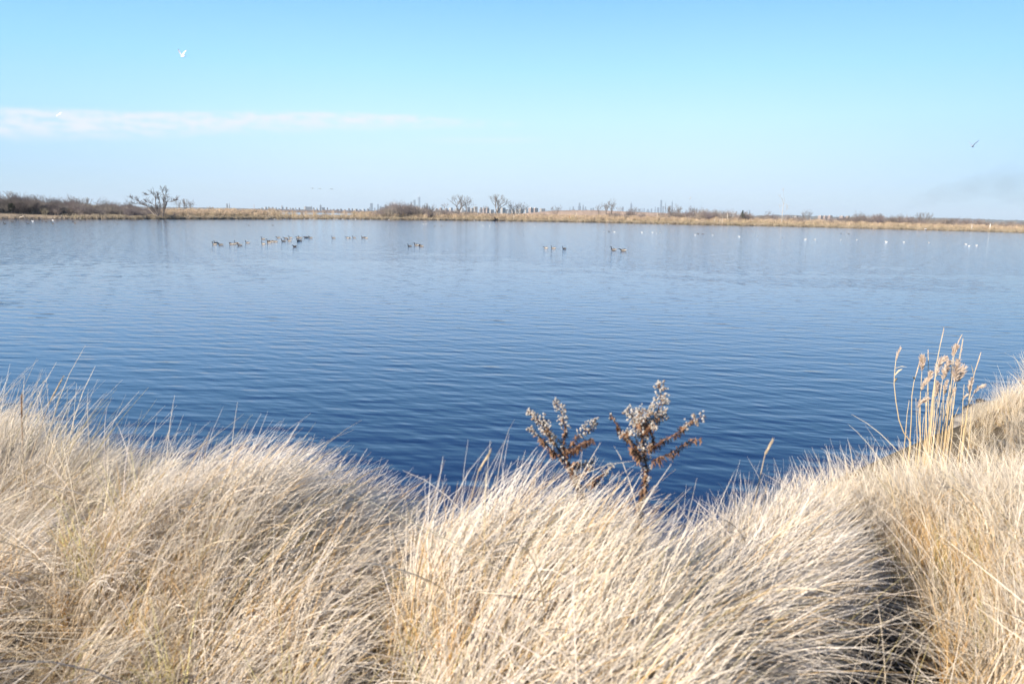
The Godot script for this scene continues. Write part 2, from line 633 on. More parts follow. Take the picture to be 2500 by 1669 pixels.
	for i in 210:                                    # golden young stems at the feet of the humps
		var home: Vector2 = [Vector2(-2.05, -3.0), Vector2(-0.5, -2.55), Vector2(2.3, -3.7), Vector2(2.45, -3.0), Vector2(-1.35, -2.3), Vector2(2.2, -3.3)][i % 6]
		var x := home.x + r.randfn(0.0, 0.22)
		var z := home.y + r.randfn(0.0, 0.3)
		if past_edge(x, z) > 0.0 or Vector2(x, z).length() < 1.3 or hollow(x, z) > 0.6:
			continue
		var k := 7 + r.randi_range(0, 4)
		where[k].append(Transform3D(Basis(Vector3.UP, r.randf() * TAU).scaled(Vector3.ONE * r.randf_range(0.45, 0.85)), Vector3(x, bank_height(x, z), z)))
		var shade := r.randf_range(0.75, 1.05)
		var green := r.randf()
		tint[k].append(Color(shade * (0.9 if green < 0.25 else 1.05), shade * (0.88 if green < 0.25 else 0.80), shade * 0.48))
	for i in 260:                                    # the tall stand at the far right end of the bank
		var x := r.randfn(6.9, 0.5)
		var z := r.randfn(-8.7, 0.7)
		if past_edge(x, z) > 0.2:
			continue
		var k := 7 + r.randi_range(0, 4)
		where[k].append(Transform3D(Basis(Vector3.UP, r.randfn(2.9, 0.6)) * Basis(Vector3.BACK, -0.15).scaled(Vector3.ONE * r.randf_range(0.75, 1.2)), Vector3(x, bank_height(x, z), z)))
		var shade := r.randf_range(0.85, 1.1)
		tint[k].append(Color(shade, shade * 0.97, shade * 0.9))
	var o := thing("grass", Vector3.ZERO, "wind swept straw coloured beach grass over the whole near bank", "grass")
	o.set_meta("kind", "stuff")
	for k in kinds.size():
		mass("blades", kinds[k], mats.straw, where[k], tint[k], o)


# ---------------------------------------------------------------- far island

const SHORE := [[-700.0, 531.0], [-300.0, 533.0], [0.0, 534.5], [250.0, 535.0], [460.0, 535.0], [660.0, 535.0], [860.0, 535.2], [1090.0, 537.5], [1280.0, 540.2], [1400.0, 542.0], [1500.0, 543.8], [1700.0, 548.5], [1920.0, 552.5], [2090.0, 557.0], [2260.0, 561.5], [2500.0, 568.0], [2900.0, 582.0], [3300.0, 602.0]]
var shore_table := []

func shore_depth(px: float) -> float:
	if shore_table.is_empty():
		for i in 81:
			var p := -700.0 + 50.0 * i
			shore_table.append([p, -on_level(p, smooth_wide(p), 0.0).z])
	return run(shore_table, px)

func smooth_wide(px: float) -> float:
	var t := 0.0
	for k in [-80.0, -40.0, 0.0, 40.0, 80.0]:
		t += run(SHORE, px + k)
	return t / 5.0

const CREST := [[-700.0, 3.4], [0.0, 2.7], [180.0, 2.2], [420.0, 1.6], [700.0, 2.0], [800.0, 2.2], [900.0, 1.9], [1200.0, 1.5], [1700.0, 1.3], [2500.0, 1.1], [3300.0, 1.1]]

func island_height(px: float, back: float) -> float:         # back: metres behind the waterline
	var top := run(CREST, px)
	var h := -0.25 + top * smoothstep(0.0, 58.0, back) + 0.25 * smoothstep(0.0, 4.0, back)
	h -= (top + 0.7) * smoothstep(95.0, 150.0, back)
	return h + 0.12 * noise_a.get_noise_2d(px * 1.5, back * 3.0) * smoothstep(0.0, 6.0, back)

func island(px: float, back: float) -> Vector3:
	var d := shore_depth(px) + back
	return column(px, d, island_height(px, back))

func make_island() -> void:
	var s := Shape.new()
	var backs := [-2.0, 0.0, 1.5, 3.0, 5.0, 8.0, 12.0, 17.0, 23.0, 30.0, 38.0, 46.0, 55.0, 65.0, 80.0, 95.0, 110.0, 125.0, 140.0, 155.0]
	var cols := 260
	for k in backs.size():
		for j in cols + 1:
			var px := lerpf(-700.0, 3300.0, float(j) / cols)
			var b: float = backs[k]
			s.v.append(island(px, b))
			var mud := Color(0.13, 0.105, 0.085)
			var turf := Color(0.30, 0.235, 0.165)
			var pale := Color(0.42, 0.35, 0.24)
			var g := clampf(0.5 + 0.8 * noise_a.get_noise_2d(px * 2.0, b * 10.0), 0.0, 1.0)
			var col := mud.lerp(turf, clampf((b - 3.0) / 9.0, 0.0, 1.0)).lerp(pale, g * 0.4 * clampf((b - 6.0) / 8.0, 0.0, 1.0))
			s.c.append(col)
	for k in backs.size():
		for j in cols + 1:
			var i := k * (cols + 1) + j
			var l := s.v[i if j == 0 else i - 1]
			var r2 := s.v[i if j == cols else i + 1]
			var f := s.v[i if k == 0 else i - cols - 1]
			var b := s.v[i if k == backs.size() - 1 else i + cols + 1]
			s.n.append((r2 - l).cross(b - f).normalized())
	for k in backs.size() - 1:
		for j in cols:
			var q := k * (cols + 1) + j
			var b := q + cols + 1
			s.ix.append_array(PackedInt32Array([q, b, q + 1, q + 1, b, b + 1]))
	tag(part("island_shore", s.mesh(), mats.turf, self), "low tan island shore across the pond", "", "", "structure")

func reed_clump(r: RandomNumberGenerator, count: int, spread: float, tall: Vector2, thick: float, low: Color, top: Color, plume: Color) -> ArrayMesh:
	var s := Shape.new()
	for i in count:
		var p := Vector3(r.randfn(0.0, spread), -0.1, r.randfn(0.0, spread))
		var h := r.randf_range(tall.x, tall.y)
		var tip := p + Vector3(r.randfn(0.12, 0.12) * h, h, r.randfn(0.0, 0.08) * h)
		var k := r.randf_range(0.8, 1.15)
		var a := low * k
		var b := top * k
		var c := plume * k
		var mid := p.lerp(tip, 0.78) + Vector3(-0.03, 0, 0) * h
		s.tube(PackedVector3Array([p, p.lerp(tip, 0.35), mid, p.lerp(tip, 0.9), tip]), PackedFloat32Array([thick, thick, thick * 0.7, thick * 1.5, thick * 0.3]), PackedColorArray([a, b, b, c, c]), 3, 1.0, false)
	return s.mesh()

func shrub_mesh(r: RandomNumberGenerator, stems: int, tall: float, wide: float, col: Color) -> ArrayMesh:
	var s := Shape.new()
	for i in stems:
		var yaw := r.randf() * TAU
		var out := Vector3(cos(yaw), 0, sin(yaw))
		var p := out * r.randf() * wide * 0.35
		var dir := (Vector3.UP + out * r.randf_range(0.05, 0.75)).normalized()
		var h := tall * r.randf_range(0.55, 1.0)
		twig(s, r, p, dir, h * 0.46, 0.06, 4, col * r.randf_range(0.7, 1.2))
	return s.mesh()

func twig(s: Shape, r: RandomNumberGenerator, p: Vector3, dir: Vector3, length: float, rad: float, level: int, col: Color) -> void:
	var bend := Vector3(r.randfn(0.0, 0.22), r.randfn(0.06, 0.12), r.randfn(0.0, 0.22))
	var mid := p + dir * length * 0.5
	var d2 := (dir + bend).normalized()
	var end := mid + d2 * length * 0.5
	s.tube(PackedVector3Array([p, mid, end]), PackedFloat32Array([rad, rad * 0.8, rad * 0.6]), PackedColorArray([col, col, col]), 3 if level < 4 else 5, 1.0, false)
	if level <= 0:
		return
	var kids := 2 + r.randi_range(0, 1)
	for k in kids:
		var yaw := r.randf() * TAU
		var off := Vector3(cos(yaw), r.randf_range(-0.15, 0.4), sin(yaw))
		var from := end if k < 2 else mid
		twig(s, r, from, (d2 + off * r.randf_range(0.45, 0.85)).normalized(), length * r.randf_range(0.55, 0.82), rad * 0.66, level - 1, col)

func bare_tree(r: RandomNumberGenerator, tall: float, fork: float, lean: Vector3, levels: int, col: Color, limbs: int, open: float, rad := 0.16) -> Array:
	var bole := Shape.new()
	var crown := Shape.new()
	var top := (Vector3.UP + lean).normalized() * tall * fork
	var dark := col * 0.9
	bole.tube(PackedVector3Array([Vector3(0, -0.4, 0), top * 0.3, top * 0.65 + Vector3(0.1, 0, 0.05), top]), PackedFloat32Array([rad * 1.5, rad * 1.1, rad, rad * 0.85]), PackedColorArray([dark, dark, col, col]), 6)
	for i in limbs:
		var yaw := TAU * (i + r.randf_range(-0.3, 0.3)) / limbs
		var dir := (Vector3.UP + lean + Vector3(cos(yaw), 0, sin(yaw)) * open * r.randf_range(0.5, 1.2)).normalized()
		twig(crown, r, top * r.randf_range(0.75, 1.0), dir, tall * (1.0 - fork) * r.randf_range(0.38, 0.5), rad * 0.7, levels, col)
	return [bole.mesh(), crown.mesh()]

func tree_thing(called: String, meshes: Array, pos: Vector3, turn: float, size: Vector3, label: String, group := "", category := "tree") -> void:
	var o := thing(called, pos, label, category, group)
	o.rotation.y = turn
	o.scale = size
	part("trunk", meshes[0], mats.bark, o)
	part("crown", meshes[1], mats.bark, o)


# ---------------------------------------------------------------- birds

func goose_mesh(neck: int) -> ArrayMesh:             # swims towards -x; neck 0 up, 1 forward, 2 tucked
	var s := Shape.new()
	var dark := Color(0.012, 0.011, 0.011)
	var brown := Color(0.10, 0.078, 0.06)
	var pale := Color(0.27, 0.24, 0.21)
	var white := Color(0.42, 0.40, 0.37)
	var body := PackedVector3Array([Vector3(0.40, 0.16, 0), Vector3(0.34, 0.135, 0), Vector3(0.22, 0.10, 0), Vector3(0.04, 0.075, 0), Vector3(-0.14, 0.085, 0), Vector3(-0.24, 0.13, 0)])
	s.tube(body, PackedFloat32Array([0.012, 0.05, 0.105, 0.14, 0.125, 0.065]), PackedColorArray([dark, white, white, pale, pale, dark]), 10, 0.85)
	var back := PackedVector3Array([Vector3(0.33, 0.185, 0), Vector3(0.20, 0.19, 0), Vector3(0.02, 0.185, 0), Vector3(-0.14, 0.17, 0)])
	s.tube(back, PackedFloat32Array([0.015, 0.07, 0.095, 0.06]), PackedColorArray([dark, brown, brown, brown]), 8, 0.5)
	var path: PackedVector3Array
	if neck == 0:
		path = PackedVector3Array([Vector3(-0.19, 0.10, 0), Vector3(-0.26, 0.20, 0), Vector3(-0.27, 0.32, 0), Vector3(-0.27, 0.40, 0), Vector3(-0.31, 0.43, 0), Vector3(-0.37, 0.415, 0), Vector3(-0.42, 0.405, 0)])
	elif neck == 1:
		path = PackedVector3Array([Vector3(-0.19, 0.10, 0), Vector3(-0.29, 0.17, 0), Vector3(-0.36, 0.22, 0), Vector3(-0.41, 0.25, 0), Vector3(-0.45, 0.245, 0), Vector3(-0.50, 0.22, 0), Vector3(-0.55, 0.20, 0)])
	else:
		path = PackedVector3Array([Vector3(-0.19, 0.12, 0), Vector3(-0.23, 0.20, 0), Vector3(-0.21, 0.25, 0), Vector3(-0.20, 0.28, 0), Vector3(-0.24, 0.30, 0), Vector3(-0.29, 0.285, 0), Vector3(-0.34, 0.27, 0)])
	s.tube(path, PackedFloat32Array([0.085, 0.052, 0.036, 0.036, 0.047, 0.03, 0.008]), PackedColorArray([dark, dark, dark, dark, dark, dark, dark]), 7)
	return s.mesh()

func duck_mesh(gull: bool) -> ArrayMesh:
	var s := Shape.new()
	var dark := Color(0.022, 0.02, 0.02) if not gull else Color(0.58, 0.58, 0.57)
	var back := Color(0.06, 0.055, 0.05) if not gull else Color(0.45, 0.48, 0.52)
	var pale := Color(0.16, 0.13, 0.11) if not gull else Color(0.62, 0.62, 0.61)
	s.tube(PackedVector3Array([Vector3(0.27, 0.10, 0), Vector3(0.18, 0.075, 0), Vector3(0.02, 0.06, 0), Vector3(-0.12, 0.08, 0)]), PackedFloat32Array([0.01, 0.06, 0.10, 0.055]), PackedColorArray([back, pale, pale, pale]), 8, 0.85)
	s.tube(PackedVector3Array([Vector3(0.30, 0.135, 0), Vector3(0.15, 0.13, 0), Vector3(-0.02, 0.125, 0), Vector3(-0.09, 0.11, 0)]), PackedFloat32Array([0.008, 0.05, 0.065, 0.04]), PackedColorArray([Color(0.03, 0.03, 0.03), back, back, back]), 7, 0.5)
	s.tube(PackedVector3Array([Vector3(-0.10, 0.10, 0), Vector3(-0.13, 0.16, 0), Vector3(-0.15, 0.20, 0), Vector3(-0.19, 0.205, 0), Vector3(-0.235, 0.195, 0)]), PackedFloat32Array([0.05, 0.038, 0.042, 0.03, 0.008]), PackedColorArray([dark, dark, dark, dark, Color(0.4, 0.3, 0.06)]), 7)
	return s.mesh()

func standing_mesh(goose: Mesh, lift: float) -> ArrayMesh:   # the same bird on two legs
	var s := Shape.new()
	var a := goose.surface_get_arrays(0)
	for p in a[Mesh.ARRAY_VERTEX]:
		s.v.append(p + Vector3(0, lift, 0))
	s.n = a[Mesh.ARRAY_NORMAL]
	s.c = a[Mesh.ARRAY_COLOR]
	s.ix = a[Mesh.ARRAY_INDEX]
	for z in [-0.05, 0.05]:
		s.rod(Vector3(0.02, -0.02, z), Vector3(0.0, lift + 0.03, z), 0.012, 0.014, Color(0.02, 0.02, 0.02), 4)
		s.rod(Vector3(0.02, -0.01, z), Vector3(-0.07, -0.015, z), 0.014, 0.02, Color(0.02, 0.02, 0.02), 4)
	return s.mesh()

func wing_mesh(side: float, up: float, tip_up: float, back: Color, tip: Color, span := 0.62) -> ArrayMesh:
	var s := Shape.new()
	var rows := []
	for k in 7:
		var t := k / 6.0
		var y := up * minf(t, 0.45) * span + tip_up * maxf(t - 0.45, 0.0) * span
		var lead := -0.13 - 0.09 * sin(t * PI) + 0.17 * t * t
		var chord := 0.20 * (1.0 - 0.18 * t) * (1.0 if t < 0.75 else 1.0 - (t - 0.75) * 3.2)
		rows.append([Vector3(lead, y, side * span * t * (1.0 - 0.25 * absf(up))), Vector3(lead + chord, y - 0.01, side * span * t * (1.0 - 0.25 * absf(up))), back.lerp(tip, clampf((t - 0.72) * 6.0, 0.0, 1.0)), 0.012 * (1.0 - 0.7 * t)])
	for k in 6:
		var a: Array = rows[k]
		var b: Array = rows[k + 1]
		var ua := Vector3(0, a[3], 0)
		var ub := Vector3(0, b[3], 0)
		if side > 0:
			s.quad(a[0] + ua, a[1], b[1], b[0] + ub, a[2])
			s.quad(b[0] - ub, b[1] - ub * 0.3, a[1] - ua * 0.3, a[0] - ua, a[2])
			s.quad(a[0] - ua, a[0] + ua, b[0] + ub, b[0] - ub, a[2])
		else:
			s.quad(b[0] + ub, b[1], a[1], a[0] + ua, a[2])
			s.quad(a[0] - ua, a[1] - ua * 0.3, b[1] - ub * 0.3, b[0] - ub, a[2])
			s.quad(b[0] - ub, b[0] + ub, a[0] + ua, a[0] - ua, a[2])
	return s.mesh()

func flying_bird(called: String, pos: Vector3, turn: float, bank: float, up: float, tip_up: float, colours: Array, size: float, label: String, category: String, group := "") -> void:
	var o := thing(called, pos, label, category, group)
	o.rotation = Vector3(bank, turn, 0)
	o.scale = Vector3.ONE * size
	var s := Shape.new()
	var w: Color = colours[0]
	s.tube(PackedVector3Array([Vector3(0.26, 0.02, 0), Vector3(0.16, 0.0, 0), Vector3(0.0, -0.015, 0), Vector3(-0.14, -0.005, 0), Vector3(-0.20, 0.012, 0), Vector3(-0.245, 0.015, 0), Vector3(-0.29, 0.0, 0)]), PackedFloat32Array([0.015, 0.042, 0.072, 0.06, 0.042, 0.036, 0.008]), PackedColorArray([w, w, w, w, w, w, Color(0.5, 0.36, 0.05)]), 9)
	part("body", s.mesh(), mats.feather, o)
	for side in [-1.0, 1.0]:
		part("wing", wing_mesh(side, up, tip_up, colours[1], colours[2]), mats.feather, o)
	var t := Shape.new()
	t.box(Vector3(0.20, 0.012, -0.075), Vector3(0.36, 0.026, 0.075), w, 0.9)
	part("tail", t.mesh(), mats.feather, o)


# ---------------------------------------------------------------- near plants

func goldenrod(origin_px: Vector2, scale_px: float, depth: float, lines: Array, r: RandomNumberGenerator, label: String) -> void:
	# lines: [points in steps of the enlarged view, how far each end leans to the viewer, from where (0..1) seed fluff takes over, stem radius]
	var first: Array = lines[0][0]
	var base := at(origin_px.x + first[0].x / scale_px, origin_px.y + first[0].y / scale_px, depth)
	var o := thing("dried_goldenrod", base, label, "dried plant", "dried goldenrod stalks rising from the grass")
	for li in lines.size():
		var l: Array = lines[li]
		var pts := PackedVector3Array()
		var count: int = l[0].size()
		for i in count:
			var q: Vector2 = l[0][i]
			var z: float = depth + l[1] * float(i) / (count - 1)
			pts.append(at(origin_px.x + q.x / scale_px, origin_px.y + q.y / scale_px, z) - base)
		if li == 0:
			pts[0].y -= 0.0
			pts.insert(0, Vector3(0.02, bank_height(base.x, base.z) - base.y - 0.05, 0.05))
		var s := Shape.new()
		var rad := PackedFloat32Array()
		var col := PackedColorArray()
		for i in pts.size():
			rad.append(l[3] * (1.0 - 0.7 * i / pts.size()))
			col.append(Color(0.115, 0.062, 0.034))
		s.tube(pts, rad, col, 5)
		var stem := part("stem" if li == 0 else "branch", s.mesh(), mats.dry_leaf, o)
		var lf := Shape.new()
		var fl := Shape.new()
		var total := 0.0
		for i in pts.size() - 1:
			total += pts[i].distance_to(pts[i + 1])
		var gone := 0.0
		for i in pts.size() - 1:
			var seg := pts[i].distance_to(pts[i + 1])
			var dir := (pts[i + 1] - pts[i]) / seg
			var steps := int(seg / (0.0007 if li == 0 else 0.0011))
			for k in steps:
				var p := pts[i] + dir * seg * r.randf()
				var t := (gone + seg * k / steps) / total
				var yaw := r.randf() * TAU
				var side := dir.cross(Vector3(cos(yaw), 0.3, sin(yaw))).normalized()
				var fluffy: float = clampf((t - l[2]) / 0.22, 0.0, 1.0)
				if t < 0.97 and r.randf() < 0.85 - 0.55 * fluffy:
					var len := r.randf_range(0.016, 0.042) * (1.0 - 0.35 * t) * (1.35 if li == 0 else 1.0)
					var tip := p + side * len * 0.6 + dir * len * r.randf_range(-0.5, 0.6) + Vector3.DOWN * len * r.randf_range(0.0, 0.7)
					var tone := r.randf()
					var c := Color(0.15, 0.075, 0.042).lerp(Color(0.26, 0.16, 0.10), tone) if tone > 0.25 else Color(0.06, 0.035, 0.025)
					lf.leaf(p, tip, side.cross(dir).normalized() * len * 0.15, c)
				for again in (2 if r.randf() < fluffy * 0.62 * l[4] else 0):
					var reach: float = 0.027 * l[4] * sin(PI * clampf((t - l[2]) / (1.05 - l[2]), 0.05, 1.0)) + 0.004
					var q := p + side * reach * sqrt(r.randf()) + Vector3(0, r.randf_range(-0.003, 0.006), 0)
					var g := r.randf_range(0.36, 0.60)
					var cc := Color(g, g * 0.96, g * 0.90) if r.randf() < 0.8 else Color(0.32, 0.24, 0.18)
					fl.ball(q, r.randf_range(0.0026, 0.0058), cc)
			gone += seg
		if lf.v.size():
			part("leaves", lf.mesh(), mats.dry_leaf, stem, "stuff")
		if fl.v.size():
			part("seed_heads", fl.mesh(), mats.fluff, stem, "stuff")

func reed(px: Array, depth: float, tuft: Array, leaves: Array, thick: float, label: String, r: RandomNumberGenerator) -> void:
	# px: the stalk from foot to tip in the enlarged view; tuft: [points along the plume, fullness], or empty
	var pts := PackedVector3Array()
	for q in px:
		pts.append(at(2100.0 + q.x / 5.2275, 780.0 + q.y / 5.2275, depth))
	var base := Vector3(pts[0].x, bank_height(pts[0].x, pts[0].z) - 0.03, pts[0].z + 0.02)
	if base.y > pts[0].y - 0.05:
		base.y = pts[0].y - 0.1
	pts.insert(0, base)
	for i in pts.size():
		pts[i] -= base
	var o := thing("common_reed", base, label, "reed", "reeds standing at the bank edge")
	var s := Shape.new()
	var rad := PackedFloat32Array()
	var col := PackedColorArray()
	for i in pts.size():
		var t := float(i) / (pts.size() - 1)
		rad.append(thick * (1.0 - 0.6 * t))
		col.append(Color(0.50, 0.36, 0.19).lerp(Color(0.62, 0.52, 0.36), t))
	s.tube(pts, rad, col, 6)
	part("stalk", s.mesh(), mats.reed, o)
	for l in leaves:
		var a := at(2100.0 + l[0].x / 5.2275, 780.0 + l[0].y / 5.2275, depth) - base
		var b := at(2100.0 + l[1].x / 5.2275, 780.0 + l[1].y / 5.2275, depth - 0.06) - base
		var m := a.lerp(b, 0.5) + Vector3(0, 0.012, 0)
		var f := Shape.new()
		var c := Color(0.62, 0.52, 0.35)
		f.tube(PackedVector3Array([a, m, b]), PackedFloat32Array([0.006, 0.010, 0.001]), PackedColorArray([c, c, c]), 6, 0.22)
		part("leaf", f.mesh(), mats.reed, o)
	if tuft.size():
		var p := Shape.new()
		var line := PackedVector3Array()
		for q in tuft[0]:
			line.append(at(2100.0 + q.x / 5.2275, 780.0 + q.y / 5.2275, depth) - base)
		var full: float = tuft[1]
		var dirs := int(105.0 * full) + 26
		for i in dirs:
			var t := r.randf()
			var f := t * (line.size() - 1)
			var k := mini(int(f), line.size() - 2)
			var q := line[k].lerp(line[k + 1], f - k)
			var along := (line[k + 1] - line[k]).normalized()
			var yaw := r.randf() * TAU
			var side := along.cross(Vector3(cos(yaw), 0.2, sin(yaw))).normalized()
			var len := (0.022 + 0.045 * full * sin(PI * clampf(t * 0.85 + 0.1, 0.0, 1.0))) * r.randf_range(0.6, 1.1)
			var tip := q + along * len * 0.75 + side * len * 0.62 * full
			var g := r.randf_range(0.75, 1.2)
			var c := Color(0.50, 0.39, 0.31) * g if r.randf() < 0.6 else Color(0.64, 0.54, 0.45) * g
			p.tube(PackedVector3Array([q, q.lerp(tip, 0.6), tip]), PackedFloat32Array([0.0015, 0.0032, 0.0006]), PackedColorArray([c, c, c]), 3, 1.0, false)
		part("plume", p.mesh(), mats.reed, o)

func rock_mesh(r: RandomNumberGenerator, size: Vector3) -> ArrayMesh:
	var s := Shape.new()
	var nz := FastNoiseLite.new()
	nz.seed = r.randi()
	nz.frequency = 0.9
	var lat := 7
	var lon := 10
	for i in lat + 1:
		for j in lon:
			var a := PI * i / lat
			var b := TAU * j / lon
			var d := Vector3(sin(a) * cos(b), cos(a), sin(a) * sin(b))
			var k := 1.0 + 0.6 * nz.get_noise_3d(d.x, d.y, d.z)
			var q := Vector3(signf(d.x) * pow(absf(d.x), 0.7), signf(d.y) * pow(absf(d.y), 0.7), signf(d.z) * pow(absf(d.z), 0.7)) * k
			s.v.append(q * size)
			var g := 0.8 + 0.5 * nz.get_noise_3d(d.x * 3.0, d.y * 3.0, d.z * 3.0)
			s.c.append(Color(0.25, 0.232, 0.208) * g)
			s.n.append(d)
	for i in lat:
		for j in lon:
			var a := i * lon + j
			var b := i * lon + (j + 1) % lon
			s.ix.append_array(PackedInt32Array([a, b, a + lon, b, b + lon, a + lon]))
	var t := SurfaceTool.new()
	var st := s.mesh()
	t.create_from(st, 0)
	t.deindex()
	t.generate_normals()
	return t.commit()


# ---------------------------------------------------------------- far city

func tower(px: float, wide: float, top: float, depth: float, kind: int, label: String, group: String, called := "tower_block") -> void:
	# kind 0 plain slab, 1 setback, 2 spire, 3 low house with pitched roof, 4 block with rooftop tank house
	var foot := column(px, depth, 0.4)
	var head := at(px, top, depth).y
	var w := wide * depth / FOCAL
	var h := maxf(head - foot.y, 4.0)
	var o := thing(called, foot, label, "building", group)
	o.rotation.y = deg_to_rad(38.0 + 9.0 * sin(px))
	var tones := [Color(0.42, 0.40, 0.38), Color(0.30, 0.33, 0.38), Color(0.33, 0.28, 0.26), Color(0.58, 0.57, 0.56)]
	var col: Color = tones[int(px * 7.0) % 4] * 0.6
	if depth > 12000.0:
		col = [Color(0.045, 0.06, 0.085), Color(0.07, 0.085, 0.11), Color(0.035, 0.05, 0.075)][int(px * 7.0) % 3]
	if px == 965:
		col = Color(0.6, 0.6, 0.6)
	if kind == 4:
		col = Color(0.24, 0.195, 0.175)
	w *= 0.78
	var d := w * 0.8
	var s := Shape.new()
	if kind == 3:
		s.box(Vector3(-w / 2, 0, -d / 2), Vector3(w / 2, h * 0.65, d / 2), col)
		part("wall", s.mesh(), mats.masonry, o)
		var g := Shape.new()
		g.box(Vector3(-w * 0.53, h * 0.65, -d * 0.53), Vector3(w * 0.53, h, d * 0.53), Color(0.14, 0.12, 0.12), 0.35)
		part("roof", g.mesh(), mats.masonry, o)
		return
	var body := h * (1.0 if kind == 0 else 0.72 if kind == 1 else 0.84 if kind == 2 else 0.92)
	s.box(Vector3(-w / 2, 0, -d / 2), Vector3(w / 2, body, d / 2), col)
	part("wall", s.mesh(), mats.masonry, o)
	if kind == 1:
		var g := Shape.new()
		g.box(Vector3(-w * 0.3, body, -d * 0.3), Vector3(w * 0.3, h, d * 0.3), col, 0.85)
		part("setback", g.mesh(), mats.masonry, o)
	elif kind == 2:
		var g := Shape.new()
		g.box(Vector3(-w * 0.28, body, -d * 0.28), Vector3(w * 0.28, h, d * 0.28), col, 0.08)
		part("spire", g.mesh(), mats.masonry, o)
	elif kind == 4:
		var g := Shape.new()
		g.box(Vector3(-w * 0.22, body, -d * 0.22), Vector3(w * 0.2, h, d * 0.25), Color(0.45, 0.40, 0.36))
		part("roof_house", g.mesh(), mats.masonry, o)

func tapered_tower(px: float, depth: float, roof: float, tip: float) -> void:      # square foot, square top turned by 45 degrees, mast
	var foot := column(px, depth, 0.4)
	var o := thing("glass_skyscraper", foot, "tallest tapering glass tower with a mast in the far downtown cluster", "building", "towers of the hazy downtown cluster")
	var h := at(px, roof, depth).y - 0.4
	var m := at(px, tip, depth).y - 0.4
	var a := 33.0
	var low := []
	var up := []
	for k in 4:
		low.append(Vector3(cos(PI / 4 + k * PI / 2) * a * 1.3, 0, sin(PI / 4 + k * PI / 2) * a * 1.3))
		up.append(Vector3(cos(k * PI / 2) * a * 0.95, h, sin(k * PI / 2) * a * 0.95))
	var g := Color(0.16, 0.19, 0.22)
	var st := Shape.new()
	for k in 4:
		var e := (k + 1) % 4
		for tri in [[low[k], low[e], up[e]], [low[k], up[e], up[k]]]:
			var nn: Vector3 = (tri[2] - tri[0]).cross(tri[1] - tri[0]).normalized()
			var b := st.v.size()
			for q in tri:
				st.v.append(q)
				st.n.append(nn if nn.dot(Vector3(q.x, 0, q.z)) > 0 else -nn)
				st.c.append(g)
			st.ix.append_array(PackedInt32Array([b, b + 1, b + 2]))
	st.quad(up[3], up[2], up[1], up[0], g)
	part("wall", st.mesh(), mats.tower_glass, o)
	var p := Shape.new()
	p.rod(Vector3(0, h, 0), Vector3(0, m, 0), 6.0, 2.0, Color(0.6, 0.6, 0.6), 6)
	part("mast", p.mesh(), mats.masonry, o)

func ridge(called: String, line: Array, depth: float, thick: float, col: Color, label: String, rough: float) -> void:
	var s := Shape.new()
	var r := RandomNumberGenerator.new()
	r.seed = line.size() * 31 + int(depth)
	var steps := 6
	var cols := []
	for i in line.size() - 1:
		var n := maxi(1, int((line[i + 1][0] - line[i][0]) / 4.0))
		for k in n:
			var t := float(k) / n
			cols.append([lerpf(line[i][0], line[i + 1][0], t), lerpf(line[i][1], line[i + 1][1], t)])
	for q in cols:
		var top := at(q[0], q[1], depth).y + r.randfn(0.0, rough)
		for k in steps + 1:
			var f := float(k) / steps
			var p := column(q[0], depth + thick * (f - 0.5), 0.0)
			p.y = -0.5 + (top + 0.5) * sin(PI * f)
			s.v.append(p)
			s.c.append(col * r.randf_range(0.8, 1.2))
			s.n.append(Vector3(0, sin(PI * f) + 0.25, cos(PI * f)).normalized())
	for j in cols.size() - 1:
		for k in steps:
			var a := j * (steps + 1) + k
			var b := a + steps + 1
			s.ix.append_array(PackedInt32Array([a, a + 1, b, b, a + 1, b + 1]))
	tag(part(called, s.mesh(), mats.turf, self), label, "", "", "structure")


func person(px: float, py: float, depth: float, tall: float, label: String) -> void:
	var p := at(px, py, depth)
	var s := Shape.new()
	var coat := Color(0.02, 0.02, 0.025)
	var leg := Color(0.03, 0.03, 0.045)
	var skin := Color(0.42, 0.27, 0.20)
	for z in [-0.09, 0.09]:
		s.tube(PackedVector3Array([Vector3(z * 1.2, 0.0, -0.10), Vector3(z * 1.2, 0.06, 0.02), Vector3(z * 1.1, 0.48, 0), Vector3(z, 0.92, 0)]), PackedFloat32Array([0.035, 0.05, 0.062, 0.09]), PackedColorArray([leg, leg, leg, leg]), 7)
		s.tube(PackedVector3Array([Vector3(z * 2.0, 1.42, 0), Vector3(z * 2.9, 1.12, 0.02), Vector3(z * 2.5, 0.86, -0.1)]), PackedFloat32Array([0.06, 0.05, 0.035]), PackedColorArray([coat, coat, skin]), 7)
	s.tube(PackedVector3Array([Vector3(0, 0.82, 0), Vector3(0, 1.0, 0), Vector3(0, 1.25, 0), Vector3(0, 1.42, 0), Vector3(0, 1.49, 0), Vector3(0, 1.55, 0), Vector3(0, 1.64, 0), Vector3(0, 1.72, 0), Vector3(0, 1.77, 0)]), PackedFloat32Array([0.14, 0.16, 0.18, 0.17, 0.07, 0.065, 0.10, 0.095, 0.03]), PackedColorArray([leg, coat, coat, coat, coat, skin, skin, coat, coat]), 9, 0.75)
	var o := part("person", s.mesh(), mats.feather, self)
	o.position = p
	o.scale = Vector3.ONE * tall / 1.77
	o.rotation.y = 0.6
	tag(o, label, "person", "")


